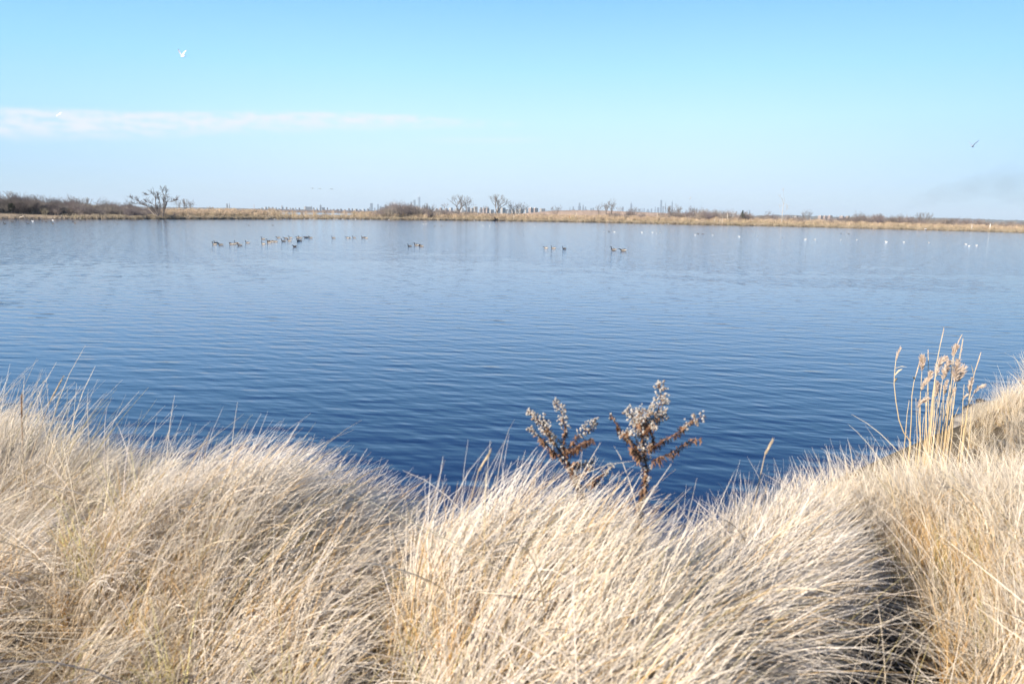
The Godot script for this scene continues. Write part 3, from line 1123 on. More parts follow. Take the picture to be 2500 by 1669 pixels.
func _ready() -> void:
	# camera
	view = Basis.from_euler(Vector3(deg_to_rad(-PITCH), 0, deg_to_rad(ROLL)))
	var cam := Camera3D.new()
	cam.name = "camera"
	cam.position = EYE
	cam.basis = view
	cam.near = 0.05
	cam.far = 60000.0
	var lens := CameraAttributesPhysical.new()
	lens.frustum_focal_length = 12.0 / tan(atan(834.5 / FOCAL))
	lens.frustum_focus_distance = 45.0
	lens.frustum_near = 0.05
	lens.frustum_far = 60000.0
	lens.exposure_aperture = 3.4
	lens.exposure_multiplier = 1.0
	cam.attributes = lens
	add_child(cam)
	cam.fov = rad_to_deg(2.0 * atan(834.5 / FOCAL))
	cam.current = true
	# sky, air and exposure
	var world := WorldEnvironment.new()
	world.name = "world"
	var env := Environment.new()
	env.background_mode = Environment.BG_SKY
	var sky := Sky.new()
	var dome := PanoramaSkyMaterial.new()
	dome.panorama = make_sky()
	sky.sky_material = dome
	env.sky = sky
	env.tonemap_mode = Environment.TONE_MAPPER_LINEAR
	env.tonemap_exposure = 2.2
	env.sdfgi_enabled = true
	env.ssao_enabled = true
	env.ssil_enabled = true
	env.fog_enabled = true
	env.volumetric_fog_enabled = true
	env.volumetric_fog_density = 0.0
	env.fog_density = 0.00005
	env.fog_light_color = Color(0.87, 0.945, 1.0)
	world.environment = env
	add_child(world)
	# low winter sun from the left, a little behind the camera
	var sun := DirectionalLight3D.new()
	sun.name = "sun"
	sun.light_color = Color(1.0, 0.945, 0.87)
	sun.light_energy = 1.6
	sun.light_angular_distance = 0.53
	sun.shadow_enabled = true
	var el := deg_to_rad(26.0)
	var side := deg_to_rad(40.0)
	var towards := Vector3(-cos(el) * cos(side), sin(el), cos(el) * sin(side))
	add_child(sun)
	sun.look_at_from_position(towards * 100.0, Vector3.ZERO)

	rng.seed = 99
	noise_a.seed = 3
	noise_a.frequency = 0.012
	noise_b.seed = 8
	noise_b.frequency = 0.012
	paint("soil", 0.95, 0.15)
	paint("turf", 0.95, 0.1)
	paint("straw", 0.55, 0.32, Color(0.5, 0.5, 0.5))
	paint("bark", 0.9, 0.15)
	paint("reed", 0.65, 0.3, Color(0.4, 0.4, 0.4))
	paint("far_reed", 0.8, 0.2, Color(0.4, 0.4, 0.4))
	paint("dry_leaf", 0.85, 0.2, Color(0.3, 0.3, 0.3))
	paint("fluff", 0.95, 0.1, Color(0.7, 0.7, 0.7))
	paint("feather", 0.8, 0.2)
	paint("stone", 0.9, 0.25)
	paint("masonry", 0.85, 0.3)
	paint("tower_glass", 0.25, 0.7)

	make_water()
	make_bank()
	make_island()
	far_country()
	far_plants()
	make_grass()
	near_plants()
	birds()


func far_country() -> void:
	var s := Shape.new()
	var c := Color(0.15, 0.14, 0.12)
	s.box(Vector3(-34000, -3.0, -38000), Vector3(34000, 0.3, -2700), c)
	tag(part("far_land", s.mesh(), mats.turf, self), "flat hazy land beyond the bay", "", "", "structure")
	ridge("hills", [[1780.0, 528.5], [1850.0, 526.0], [1900.0, 524.5], [1945.0, 525.0], [2010.0, 528.0], [2100.0, 531.5], [2180.0, 533.0], [2230.0, 530.5], [2262.0, 531.0], [2330.0, 532.5], [2400.0, 534.5], [2460.0, 537.0], [2520.0, 538.0], [2700.0, 539.0], [3000.0, 544.0]], 8600.0, 1800.0, Color(0.085, 0.08, 0.07), "long blue hazy wooded hills on the right horizon", 2.5)
	ridge("hills", [[-300.0, 497.5], [0.0, 501.5], [200.0, 503.5], [420.0, 505.5], [520.0, 507.0], [600.0, 508.5], [700.0, 510.5], [820.0, 512.5], [960.0, 515.0], [1100.0, 517.5]], 8000.0, 1500.0, Color(0.10, 0.095, 0.085), "low blue hazy rise on the left horizon", 2.0)
	ridge("hill", [[1270.0, 521.0], [1320.0, 516.5], [1350.0, 513.8], [1400.0, 512.6], [1450.0, 512.8], [1500.0, 514.6], [1560.0, 517.2], [1620.0, 519.6], [1700.0, 523.0], [1780.0, 526.5]], 2900.0, 700.0, Color(0.27, 0.20, 0.155), "smooth brown grassy mound behind the reeds", 0.3)
	ridge("treeline", [[420.0, 509.5], [520.0, 511.5], [600.0, 510.0], [680.0, 512.0], [760.0, 513.0], [840.0, 513.6], [930.0, 515.0], [1060.0, 518.0], [1200.0, 520.0]], 2850.0, 260.0, Color(0.13, 0.105, 0.095), "purple brown belt of bare woods beyond the bay", 1.2)
	var puffs := [[2212, 512, 14, 10], [2230, 500, 20, 14], [2262, 488, 34, 20], [2282, 478, 26, 22], [2330, 470, 60, 26], [2372, 450, 44, 22], [2420, 452, 60, 34], [2460, 430, 44, 34], [2490, 462, 60, 40]]
	var smoke := thing("smoke", at(2212, 530, 6000.0), "faint grey smoke drifting up over the far right shore", "smoke")
	smoke.set_meta("kind", "stuff")
	var fume := FogMaterial.new()
	fume.albedo = Color(0.42, 0.43, 0.45)
	fume.density = 0.0004
	for q in puffs:
		var f := FogVolume.new()
		f.name = "puff"
		f.shape = RenderingServer.FOG_VOLUME_SHAPE_ELLIPSOID
		f.material = fume
		var k := 6000.0 / FOCAL
		f.size = Vector3(q[2], q[3], q[2] * 0.5) * 2.0 * k
		smoke.add_child(f, true)
		f.position = at(q[0], q[1], 6000.0) - smoke.position
	# [bearing, width, top, distance, kind]
	var low := "low pale houses and blocks along the left skyline"
	for b in [[555, 4, 497, 9000, 0], [560.5, 3, 495.5, 9000, 1]]:
		tower(b[0], b[1], b[2], b[3], b[4], "pale twin tower alone on the left skyline, " + ("right one" if b[0] > 558 else "left one"), low)
	var ch := thing("chimney", column(621.0, 7500.0, 0.3), "thin lone chimney on the left skyline", "chimney")
	var cs := Shape.new()
	cs.rod(Vector3.ZERO, Vector3(0, at(621.0, 499.0, 7500.0).y, 0), 3.2, 2.0, Color(0.4, 0.3, 0.28), 8)
	part("shaft", cs.mesh(), mats.masonry, ch)
	tower(689, 5, 501, 8500, 1, "blue setback block standing alone between low houses", low)
	tower(752, 20, 504.5, 8200, 0, "widest blue slab of the left skyline", low)
	tower(747, 5, 503, 8600, 1, "blue block rising at the left end of the widest slab", low)
	tower(761, 4, 503, 8600, 1, "blue block rising at the right end of the widest slab", low)
	tower(783, 5, 498, 9500, 2, "pointed tower right of the widest slab", low)
	var r := RandomNumberGenerator.new()
	r.seed = 41
	var px := 640.0
	while px < 905.0:
		if absf(px - 752.0) > 13.0:
			tower(px, r.randf_range(4.0, 9.0), 513.0 + (px - 760.0) * 0.0145 - r.randf_range(3.0, 7.5), r.randf_range(6000.0, 7800.0), [0, 1, 3, 3, 0][r.randi_range(0, 4)], "small hazy building in the low row left of downtown", "small buildings in the low hazy row", "building")
		px += r.randf_range(6.5, 10.5)
	var dt := "towers of the hazy downtown cluster"
	var dl := "hazy blue tower of the downtown cluster left of the tallest spire"
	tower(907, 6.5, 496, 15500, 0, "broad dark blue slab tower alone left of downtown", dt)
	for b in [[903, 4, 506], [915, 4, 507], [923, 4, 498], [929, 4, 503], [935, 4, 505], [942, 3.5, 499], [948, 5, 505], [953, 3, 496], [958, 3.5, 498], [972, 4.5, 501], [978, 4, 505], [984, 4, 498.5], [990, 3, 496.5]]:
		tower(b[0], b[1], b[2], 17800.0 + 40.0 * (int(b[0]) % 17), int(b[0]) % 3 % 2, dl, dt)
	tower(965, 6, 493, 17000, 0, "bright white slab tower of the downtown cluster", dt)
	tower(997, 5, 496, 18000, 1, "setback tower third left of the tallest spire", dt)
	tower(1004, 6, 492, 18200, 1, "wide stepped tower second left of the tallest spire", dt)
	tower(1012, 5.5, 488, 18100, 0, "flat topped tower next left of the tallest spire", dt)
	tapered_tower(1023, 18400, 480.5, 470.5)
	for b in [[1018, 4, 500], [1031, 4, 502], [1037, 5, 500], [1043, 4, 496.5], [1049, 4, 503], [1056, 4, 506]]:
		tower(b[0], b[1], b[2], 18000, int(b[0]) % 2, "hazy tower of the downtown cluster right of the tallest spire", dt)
	var ap := "apartment blocks behind the reeds in the middle"
	var nth := ["first", "second", "third", "fourth", "fifth", "sixth", "seventh", "eighth", "ninth", "tenth", "eleventh", "twelfth", "thirteenth", "fourteenth", "fifteenth", "sixteenth", "seventeenth", "eighteenth", "nineteenth", "twentieth", "twenty-first"]
	var count := 0
	for b in [[1066, 7, 508], [1076, 5, 506], [1090, 8, 508.5], [1101, 6, 507], [1116, 6, 509], [1129, 8, 508], [1152, 6, 508], [1161, 7, 504.5], [1174, 6, 506], [1182, 6, 507], [1190, 6, 506], [1200, 8, 511.5], [1216, 7, 507], [1236, 6, 511], [1243, 7, 510], [1252, 7, 509], [1261, 6, 511], [1272, 8, 510], [1307, 9, 506.5]]:
		tower(b[0], b[1] * 1.45, b[2], 5200.0 + 90.0 * (int(b[0]) % 9), [0, 1, 4][int(b[0]) % 3], "hazy apartment block behind the middle trees, %s plain one from the left" % nth[count], ap, "apartment_block")
		count += 1
	var lowblock := RandomNumberGenerator.new()
	lowblock.seed = 61
	for i in 22:
		var bx := 1062.0 + 12.4 * i + lowblock.randf_range(-3.0, 3.0)
		tower(bx, lowblock.randf_range(9.0, 16.0), 514.5 + (bx - 1062.0) * 0.0115 - lowblock.randf_range(0.0, 3.0), lowblock.randf_range(6200.0, 7000.0), lowblock.randi_range(0, 1), "low hazy block between the taller apartment blocks in the middle", ap, "building")
	tower(1143, 9, 505.5, 5000, 0, "blue flat topped apartment block under the wide forked tree", ap, "apartment_block")
	tower(1228, 12, 507, 4800, 0, "pinkish wide apartment block right of the tall round tree", ap, "apartment_block")
	tower(1285, 7, 509, 5200, 0, "pale apartment block at the left of the brick tower", ap, "apartment_block")
	tower(1296, 13, 506, 4700, 4, "tall brick apartment block at the right end of the row", ap, "apartment_block")
	tower(1324, 14, 509, 5000, 0, "long low blue apartment block ending the row on the right", ap, "apartment_block")
	var mt := "hazy midtown towers on the horizon"
	var ml := "faint blue tower among the midtown group on the horizon"
	for b in [[1391, 3, 505], [1399, 7, 504], [1423, 5, 500], [1429, 6, 504], [1443, 8, 508], [1448, 4, 507], [1520, 4, 504], [1551, 5, 508], [1562, 3, 509], [1567, 3, 508.5], [1572, 3, 508], [1581, 9, 510], [1590, 4, 509], [1599, 3, 504], [1606, 6, 506], [1618, 4, 503], [1632, 6, 505]]:
		tower(b[0], b[1], b[2], 18800.0 + 50.0 * (int(b[0]) % 11), int(b[0]) % 2, ml, mt)
	tower(1414, 7.5, 495, 17600, 1, "broad stepped blue tower behind the brown mound", mt)
	tower(1540, 4.5, 491.5, 19300, 2, "tower with a needle spire between the bare trees", mt)
	tower(1613, 4.2, 488, 19800, 0, "tall slim square topped tower in the midtown group", mt)
	tower(1624, 2.6, 491, 19800, 2, "thin pointed tower second in the midtown trio", mt)
	tower(1640, 3.4, 487.5, 19900, 2, "thin pale needle tower at the right of the midtown trio", mt)
	tower(1747, 4.5, 512.5, 15000, 1, "lone faint blue tower left of the dark cedar", mt)
	tower(1797, 3.0, 515.5, 15000, 0, "small faint tower just left of the dark cedar", mt)
	tower(1821, 3.5, 519, 15000, 0, "lower faint tower right of the dark cedar", mt)
	tower(1830, 4.2, 512.5, 15000, 1, "higher faint tower right of the dark cedar", mt)
	var br := "brick apartment blocks on the right"
	tower(2004, 13, 525.5, 4300, 4, "brick apartment block, leftmost of the three close together on the right", br, "apartment_block")
	tower(2015, 11, 525.8, 4300, 4, "brick apartment block, middle of the three close together on the right", br, "apartment_block")
	tower(2027, 12, 525.3, 4300, 4, "brick apartment block, rightmost of the three close together on the right", br, "apartment_block")
	tower(2056, 13, 526.5, 4400, 4, "brick apartment block, left one of the pair on the right", br, "apartment_block")
	tower(2070, 10, 526.8, 4400, 4, "brick apartment block, right one of the pair on the right", br, "apartment_block")
	tower(1944, 11, 527.0, 4000, 0, "low white building right of the white dead tree", br, "building")
	tower(2167, 5, 531.0, 5000, 2, "small pale pointed building among the right hand shrubs", br, "building")
	for b in [1919, 1929, 1960, 1980, 2044, 2090, 2436, 2441, 2447, 2453, 2482, 2390]:
		tower(b, 6, 505 + b * 0.0145 + (0.4 if b > 2300 else -1.8), 4600, 3, "small white house at the foot of the right hand hills" if b > 2300 else "small white house beside the brick blocks", "small white houses on the right", "house")


func far_plants() -> void:
	var r := RandomNumberGenerator.new()
	r.seed = 7
	# reed beds
	var tan_reed := [reed_clump(r, 16, 0.45, Vector2(2.3, 3.6), 0.035, Color(0.26, 0.22, 0.16), Color(0.50, 0.42, 0.30), Color(0.44, 0.35, 0.27)), reed_clump(r, 16, 0.45, Vector2(2.0, 3.4), 0.035, Color(0.24, 0.21, 0.16), Color(0.54, 0.45, 0.33), Color(0.48, 0.39, 0.30))]
	var sedge := [reed_clump(r, 18, 0.4, Vector2(0.7, 1.7), 0.035, Color(0.15, 0.135, 0.105), Color(0.33, 0.29, 0.22), Color(0.36, 0.31, 0.24)), reed_clump(r, 18, 0.4, Vector2(0.6, 1.5), 0.035, Color(0.13, 0.12, 0.095), Color(0.29, 0.255, 0.20), Color(0.31, 0.27, 0.21))]
	var sets := [tan_reed, sedge]
	var names := ["reeds", "marsh_grass"]
	var labels := ["tall tan reed bed along the far shore", "short grey brown marsh grass at the far waterline"]
	# how thickly each grows along the shore: [bearing, density]
	var thick := [[[-300, 0.0], [380, 0.0], [430, 0.75], [520, 1.0], [610, 0.9], [660, 0.35], [700, 0.08], [850, 0.06], [900, 0.35], [1000, 0.35], [1060, 0.6], [1130, 1.0], [1560, 1.0], [1640, 0.75], [1720, 0.5], [1900, 0.5], [2060, 0.6], [2200, 0.75], [2500, 0.85], [2800, 0.8]], [[-300, 0.01], [170, 0.02], [260, 0.5], [420, 1.0], [660, 1.0], [700, 0.12], [880, 0.15], [920, 1.0], [1100, 0.8], [1200, 0.9], [1600, 0.8], [1720, 1.0], [2100, 1.0], [2800, 0.9]]]
	for g in 2:
		var o := thing(names[g], Vector3.ZERO, labels[g], "reeds" if g == 0 else "marsh grass")
		o.set_meta("kind", "stuff")
		for k in 2:
			var where: Array[Transform3D] = []
			var tint := PackedColorArray()
			for i in 9000:
				var px := r.randf_range(-250.0, 2750.0)
				if r.randf() > run(thick[g], px):
					continue
				var back := (r.randf_range(9.0, 48.0) if g == 0 else r.randf_range(2.0, 15.0)) + 5.0 * noise_a.get_noise_2d(px * 4.0, 3.0)
				var size := r.randf_range(0.75, 1.15) * run([[1750.0, 1.0], [2050.0, 0.78], [2500.0, 0.6]], px) * (1.0 + 0.35 * noise_b.get_noise_2d(px * 5.0, back * 4.0))
				where.append(Transform3D(Basis(Vector3.UP, r.randf() * TAU).scaled(Vector3.ONE * size), island(px, back)))
				var q := r.randf_range(0.8, 1.15) * (1.0 + 0.25 * noise_a.get_noise_2d(px * 3.0, back * 8.0))
				tint.append(Color(q, q * r.randf_range(0.95, 1.0), q * r.randf_range(0.88, 1.0)))
			mass("clumps", sets[g][k], mats.far_reed, where, tint, o)
	# thickets of leafless shrubs
	var shrubs := [shrub_mesh(r, 18, 4.2, 3.2, Color(0.25, 0.22, 0.21)), shrub_mesh(r, 18, 4.0, 3.4, Color(0.31, 0.275, 0.24)), shrub_mesh(r, 16, 4.4, 3.0, Color(0.21, 0.185, 0.185))]
	var beds := [
		["thicket", "long grey brown thicket of bare shrubs on the left bank", -260.0, 470.0, 34.0, 90.0, 1000, [[-260, 1.6], [0, 1.3], [90, 1.2], [150, 0.95], [190, 1.05], [250, 1.0], [330, 0.8], [400, 0.65], [440, 0.5], [470, 0.3]]],
		["thicket", "grey brown thicket of bare shrubs from the downtown towers to the brown mound", 905.0, 1480.0, 14.0, 60.0, 420, [[905, 1.1], [950, 1.7], [1000, 1.55], [1060, 1.15], [1140, 0.95], [1230, 0.85], [1340, 0.7], [1480, 0.7]]],
		["thicket", "grey brown scrub of bare shrubs along the right shore", 1480.0, 2750.0, 22.0, 70.0, 560, [[1480, 0.9], [1540, 1.3], [1580, 0.9], [1650, 1.3], [1720, 1.6], [1800, 1.45], [1900, 1.05], [2000, 0.95], [2150, 1.15], [2260, 1.0], [2400, 0.75], [2750, 0.7]]],
	]
	for b in beds:
		var o := thing(b[0], Vector3.ZERO, b[1], "thicket")
		o.set_meta("kind", "stuff")
		for k in 3:
			var where: Array[Transform3D] = []
			var tint := PackedColorArray()
			for i in int(b[6]) / 3:
				var px := r.randf_range(b[2], b[3])
				var back := r.randf_range(b[4], b[5])
				if b[2] < 0.0:
					back = r.randf_range(maxf(b[4] - maxf(px - 60.0, 0.0) * 0.11, 6.0), b[5])
				var size: float = run(b[7], px) * r.randf_range(0.6, 1.1) * (1.0 + 0.55 * noise_a.get_noise_2d(px * 3.2, 40.0))
				where.append(Transform3D(Basis(Vector3.UP, r.randf() * TAU).scaled(Vector3.ONE * size), island(px, back)))
				var q := r.randf_range(0.75, 1.25) * (0.72 if px < 150.0 else 0.9 if px < 460.0 else 1.0)
				tint.append(Color(q, q * r.randf_range(0.95, 1.03), q * r.randf_range(0.92, 1.05)))
			mass("shrubs", shrubs[k], mats.bark, where, tint, o)
	# trees one can tell apart
	var grey := Color(0.17, 0.15, 0.14)
	var kinds := [
		bare_tree(r, 8.0, 0.28, Vector3(0.05, 0, 0), 5, grey, 5, 0.75, 0.2),
		bare_tree(r, 8.0, 0.35, Vector3(-0.05, 0, 0.05), 5, grey, 4, 0.5),
		bare_tree(r, 8.0, 0.22, Vector3(0.1, 0, 0), 5, grey * 0.85, 6, 0.95),
		bare_tree(r, 8.0, 0.45, Vector3(0.0, 0, 0), 4, grey * 1.2, 3, 0.45, 0.12),
	]
	# [bearing, top, metres behind the waterline, kind, width factor, label]
	var list := [
		[22, 470, 62, 0, 1.2, "round bare tree at the far left end of the left thicket"],
		[52, 473, 64, 2, 1.2, "second round bare tree from the left over the left thicket"],
		[92, 478, 62, 0, 1.1, "lower bare tree before the dip in the left thicket"],
		[126, 480, 60, 2, 1.0, "bare tree right of the dip in the left thicket"],
		[186, 478, 52, 1, 1.2, "spiky bare tree in the middle of the left thicket"],
		[214, 485, 46, 0, 1.0, "small bare tree right of the spiky one in the left thicket"],
		[256, 484, 38, 1, 1.1, "thin bare tree over the right half of the left thicket"],
		[284, 487, 30, 3, 1.0, "slender bare tree at the right part of the left thicket"],
		[318, 489, 22, 1, 0.9, "bare tree just left of the big leaning one"],
		[438, 489, 75, 1, 0.8, "leftmost of three small bare trees behind the reeds on the left"],
		[452, 488, 75, 0, 0.9, "middle of three small bare trees behind the reeds on the left"],
		[466, 490, 75, 1, 0.8, "rightmost of three small bare trees behind the reeds on the left"],
		[1018, 498, 30, 3, 1.0, "forked dark snag under the tallest far tower"],
		[1043, 498, 40, 2, 1.1, "pale spreading bare tree right of the forked snag"],
		[990, 504, 30, 0, 0.9, "reddish bushy bare tree in the middle thicket"],
		[1088, 492, 45, 3, 0.9, "thin bare snag left of the wide forked tree"],
		[1122, 480, 55, 0, 1.15, "wide forked bare tree, taller of the two in the middle"],
		[1138, 487, 55, 1, 0.8, "lower bare tree touching the right of the wide forked one"],
		[1163, 500, 55, 3, 0.8, "small bare tree between the two tall middle trees"],
		[1184, 498, 55, 3, 0.8, "thin bare tree left of the tall round one"],
		[1213, 479, 52, 0, 1.0, "tall round bare tree above the dark stump"],
		[1252, 495, 55, 2, 1.0, "left one of two wide fan shaped bare trees in the middle"],
		[1270, 497, 55, 2, 1.0, "right one of two wide fan shaped bare trees in the middle"],
		[1357, 503, 80, 2, 0.9, "small round bare tree alone before the brown mound"],
		[1461, 497, 70, 1, 0.7, "narrow bare tree at the right shoulder of the brown mound"],
		[1480, 494, 60, 1, 0.9, "left one of the two tallest bare trees right of the mound"],
		[1494, 489, 60, 1, 0.9, "right one of the two tallest bare trees right of the mound"],
		[1512, 501, 60, 3, 0.9, "short bare tree beside the two tallest right of the mound"],
		[1550, 506, 60, 2, 0.9, "low wide bare tree under the needle spired tower"],
		[1634, 505, 60, 0, 0.9, "bare tree under the midtown trio"],
		[1657, 501, 60, 1, 1.0, "bare tree right of the midtown trio"],
		[1692, 505, 55, 2, 1.0, "bushy rounded bare tree right of the midtown trio"],
		[1746, 513, 40, 0, 0.7, "small bare tree below the lone faint tower"],
		[1775, 512, 40, 3, 0.9, "upright thin bare tree left of the dark cedar"],
		[1873, 510, 35, 3, 0.7, "small leaning snag between the cedar and the white tree"],
		[1962, 514, 40, 1, 0.7, "left one of two small bare trees by the brick blocks"],
		[1977, 513, 40, 1, 0.8, "right one of two small bare trees by the brick blocks"],
		[2092, 524, 50, 0, 0.8, "round small bare tree right of the brick blocks"],
		[2115, 524, 45, 2, 0.8, "dark low bare tree second right of the brick blocks"],
		[2150, 523, 45, 0, 0.8, "bushy bare tree third right of the brick blocks"],
		[2200, 523, 45, 1, 0.9, "bare tree left of the twin dark ones on the right shore"],
		[2248, 521, 38, 0, 0.7, "left one of twin dark bare trees on the right shore"],
		[2263, 521, 38, 0, 0.7, "right one of twin dark bare trees on the right shore"],
		[2330, 533, 40, 2, 0.7, "low dark bare tree before the blue hills"],
	]
	for t in list:
		var foot := island(t[0], t[2])
		var head := at(t[0], t[1], -foot.z)
		var k: float = (head.y - foot.y) / 8.2
		tree_thing("bare_tree", kinds[t[3]], foot, r.randf() * TAU, Vector3(k * t[4], k, k * t[4]), t[5], "bare trees on the island")
	# the big leaning tree on the left
	var foot := island(384.0, 3.0)
	var big := thing("leaning_tree", foot, "big many stemmed bare tree leaning over the left shore", "tree", "bare trees on the island")
	var mb := Shape.new()
	mb.tube(PackedVector3Array([Vector3(0.5, -0.4, 0), Vector3(0.3, 0.8, 0), Vector3(-0.2, 2.0, 0)]), PackedFloat32Array([0.6, 0.45, 0.38]), PackedColorArray([grey * 0.8, grey * 0.8, grey]), 8)
	part("trunk", mb.mesh(), mats.bark, big)
	# limbs traced from foot to tip, in steps of the enlarged view (200 + x / 8.39, 440 + y / 8.39)
	for l in [[[1560, 740], [1440, 590], [1280, 500], [1120, 415], [1010, 375]], [[1560, 740], [1510, 560], [1495, 350], [1430, 265], [1340, 300]], [[1560, 740], [1600, 520], [1580, 400], [1540, 300]], [[1650, 760], [1670, 520], [1665, 380], [1640, 180]], [[1650, 700], [1720, 500], [1690, 330], [1730, 220]], [[1650, 640], [1740, 430], [1850, 440], [1930, 395]], [[1560, 740], [1400, 560], [1200, 490], [1060, 480]], [[1560, 700], [1540, 540], [1400, 470], [1300, 440]]]:
		var pts := PackedVector3Array()
		var rad := PackedFloat32Array()
		var col := PackedColorArray()
		var z := r.randf_range(-1.5, 2.5)
		for i in l.size():
			pts.append(at(200.0 + l[i][0] / 8.39, 440.0 + l[i][1] / 8.39, -foot.z + z * i / l.size()) - foot)
			rad.append(0.18 * (1.0 - 0.72 * i / (l.size() - 1.0)))
			col.append(grey * 0.8)
		var s := Shape.new()
		s.tube(pts, rad, col, 6)
		for i in range(1, pts.size()):
			for k in 8:
				var dir := (pts[i] - pts[i - 1]).normalized()
				var off := Vector3(r.randfn(0.0, 0.5), r.randf_range(0.0, 0.9), r.randfn(0.0, 0.5))
				twig(s, r, pts[i - 1].lerp(pts[i], r.randf_range(0.4, 1.0)), (dir + off).normalized(), r.randf_range(0.6, 1.3), 0.07, 3, grey)
		part("limb", s.mesh(), mats.bark, big)
	# white dead tree
	var wf := island(1908.0, 14.0)
	var dead := thing("dead_tree", wf, "tall white leafless dead tree standing alone on the right", "tree")
	var white := Color(0.42, 0.40, 0.38)
	for l in [[[1225, 700], [1232, 620], [1238, 520], [1252, 405], [1240, 330], [1215, 305]], [[1252, 405], [1268, 340], [1258, 290], [1250, 215]], [[1236, 540], [1220, 520], [1203, 480], [1200, 450]], [[1240, 480], [1275, 530], [1290, 490]], [[1250, 400], [1290, 390], [1300, 450]], [[1244, 350], [1225, 310], [1206, 300]]]:
		var pts := PackedVector3Array()
		var rad := PackedFloat32Array()
		var col := PackedColorArray()
		var trunk: bool = l.size() == 6
		for i in l.size():
			pts.append(at(1700.0 + l[i][0] / 5.8725, 430.0 + l[i][1] / 5.8725, -wf.z + r.randf_range(-0.3, 0.3)) - wf)
			rad.append((0.19 if trunk else 0.08) * (1.0 - 0.75 * i / (l.size() - 1.0)))
			col.append(white)
		if trunk:
			pts.insert(0, Vector3(0, -0.4, 0))
			rad.insert(0, 0.26)
			col.insert(0, white)
		var s := Shape.new()
		s.tube(pts, rad, col, 6)
		if not trunk:
			for k in 3:
				twig(s, r, pts[-1], Vector3(r.randfn(0.0, 0.5), 1.0, r.randfn(0.0, 0.5)).normalized(), 1.0, 0.05, 2, white)
		part("trunk" if trunk else "limb", s.mesh(), mats.bark, dead)
	# dark cedar
	var cf := island(1813.0, 24.0)
	var ced := thing("cedar_tree", cf, "dark green cone shaped cedar on the right shore", "tree")
	var ct := Shape.new()
	ct.rod(Vector3(0, -0.3, 0), Vector3(0, 4.5, 0), 0.15, 0.04, Color(0.12, 0.09, 0.07), 6)
	part("trunk", ct.mesh(), mats.bark, ced)
	var cc := Shape.new()
	var hh := at(1813.0, 513.0, -cf.z).y - cf.y
	for i in 700:
		var t := pow(r.randf(), 1.4)
		var yaw := r.randf() * TAU
		var rr := hh * 0.36 * (1.0 - t) * sqrt(r.randf()) + 0.05
		var p := Vector3(cos(yaw) * rr, hh * (0.06 + 0.92 * t), sin(yaw) * rr)
		var out := Vector3(cos(yaw), r.randf_range(0.3, 1.2), sin(yaw)).normalized() * 0.42
		cc.leaf(p, p + out, Vector3(-sin(yaw), 0, cos(yaw)) * 0.14, Color(0.05, 0.065, 0.035) * r.randf_range(0.6, 1.4))
	part("crown", cc.mesh(), mats.dry_leaf, ced)
	# dark round evergreen in the left thicket
	var ef := island(29.0, 32.0)
	var eg := thing("evergreen_bush", ef, "dark round evergreen bush in front of the left thicket", "bush")
	var eb := Shape.new()
	for i in 420:
		var d := Vector3(r.randfn(0.0, 1.0), r.randfn(0.0, 1.0), r.randfn(0.0, 1.0)).normalized() * pow(r.randf(), 0.4)
		var p := d * Vector3(1.4, 1.5, 1.2) + Vector3(0, 2.6, 0)
		eb.leaf(p, p + (d + Vector3(0, 0.4, 0)).normalized() * 0.4, d.cross(Vector3.UP).normalized() * 0.13, Color(0.03, 0.035, 0.025) * r.randf_range(0.6, 1.5))
	part("foliage", eb.mesh(), mats.dry_leaf, eg)
	var es := Shape.new()
	es.rod(Vector3(0, -0.3, 0), Vector3(0, 2.0, 0), 0.12, 0.08, grey, 5)
	part("trunk", es.mesh(), mats.bark, eg)
	# snags, posts, driftwood: [foot, tip, radius, metres behind, colour, name, label, category]
	var wood := Color(0.50, 0.44, 0.36)
	for q in [
		[1401, 535, 1408, 520, 0.30, 16, wood, "broken_tree", "pale broken trunk leaning right above the far reeds", "tree trunk"],
		[1603, 534, 1606, 519, 0.20, 14, wood, "broken_tree", "thin pale dead trunk in the reeds under the midtown trio", "tree trunk"],
		[1254, 541, 1254, 523, 0.14, 5, wood * 1.3, "dead_sapling", "single whitish dead stem among the far reeds", "tree trunk"],
		[1155, 519, 1155, 488, 0.07, 55, grey, "pole", "thin bare pole between the middle trees", "pole"],
		[2374, 556, 2374, 548, 0.16, 8, Color(0.6, 0.58, 0.54), "post", "short pale post on the right shore, left of two", "post"],
		[2417, 556, 2419, 546, 0.2, 9, Color(0.78, 0.77, 0.74), "post", "taller whitish post on the right shore, right of two", "post"],
		[1744, 539, 1744.6, 535, 0.25, 12, Color(0.8, 0.79, 0.76), "post", "stubby white post in the scrub left of the cedar", "post"],
		[1778, 537, 1776, 519, 0.14, 14, Color(0.6, 0.56, 0.5), "dead_sapling", "forked pale dead stem left of the cedar", "tree trunk"],
		[1758, 547, 1758.5, 535, 0.10, 4, wood * 1.2, "dead_sapling", "left one of two pale stems at the waterline left of the cedar", "tree trunk"],
		[1763, 547, 1764, 533, 0.10, 4, wood * 1.2, "dead_sapling", "right one of two pale stems at the waterline left of the cedar", "tree trunk"],
		[303, 534, 292, 523, 0.12, 2, wood, "driftwood", "pale fallen branch at the waterline left of the leaning tree", "driftwood"],
		[380, 529, 361, 508, 0.13, 6, wood * 1.1, "driftwood", "pale dead limb propped under the leaning tree", "driftwood"],
		[2262, 559, 2258, 559.5, 0.22, 1.5, Color(0.8, 0.78, 0.75), "stone", "pale stone at the right waterline", "stone"],
		[44, 532, 57, 527.5, 0.24, 4, wood * 0.9, "driftwood", "thick pale log lying on the left mud bank", "driftwood"],
		[38, 527, 62, 526.5, 0.16, 10, grey, "driftwood", "dark branch lying above the pale log", "driftwood"],
	]:
		var d: float = shore_depth(q[0]) + q[5]
		var a := at(q[0], q[1], d)
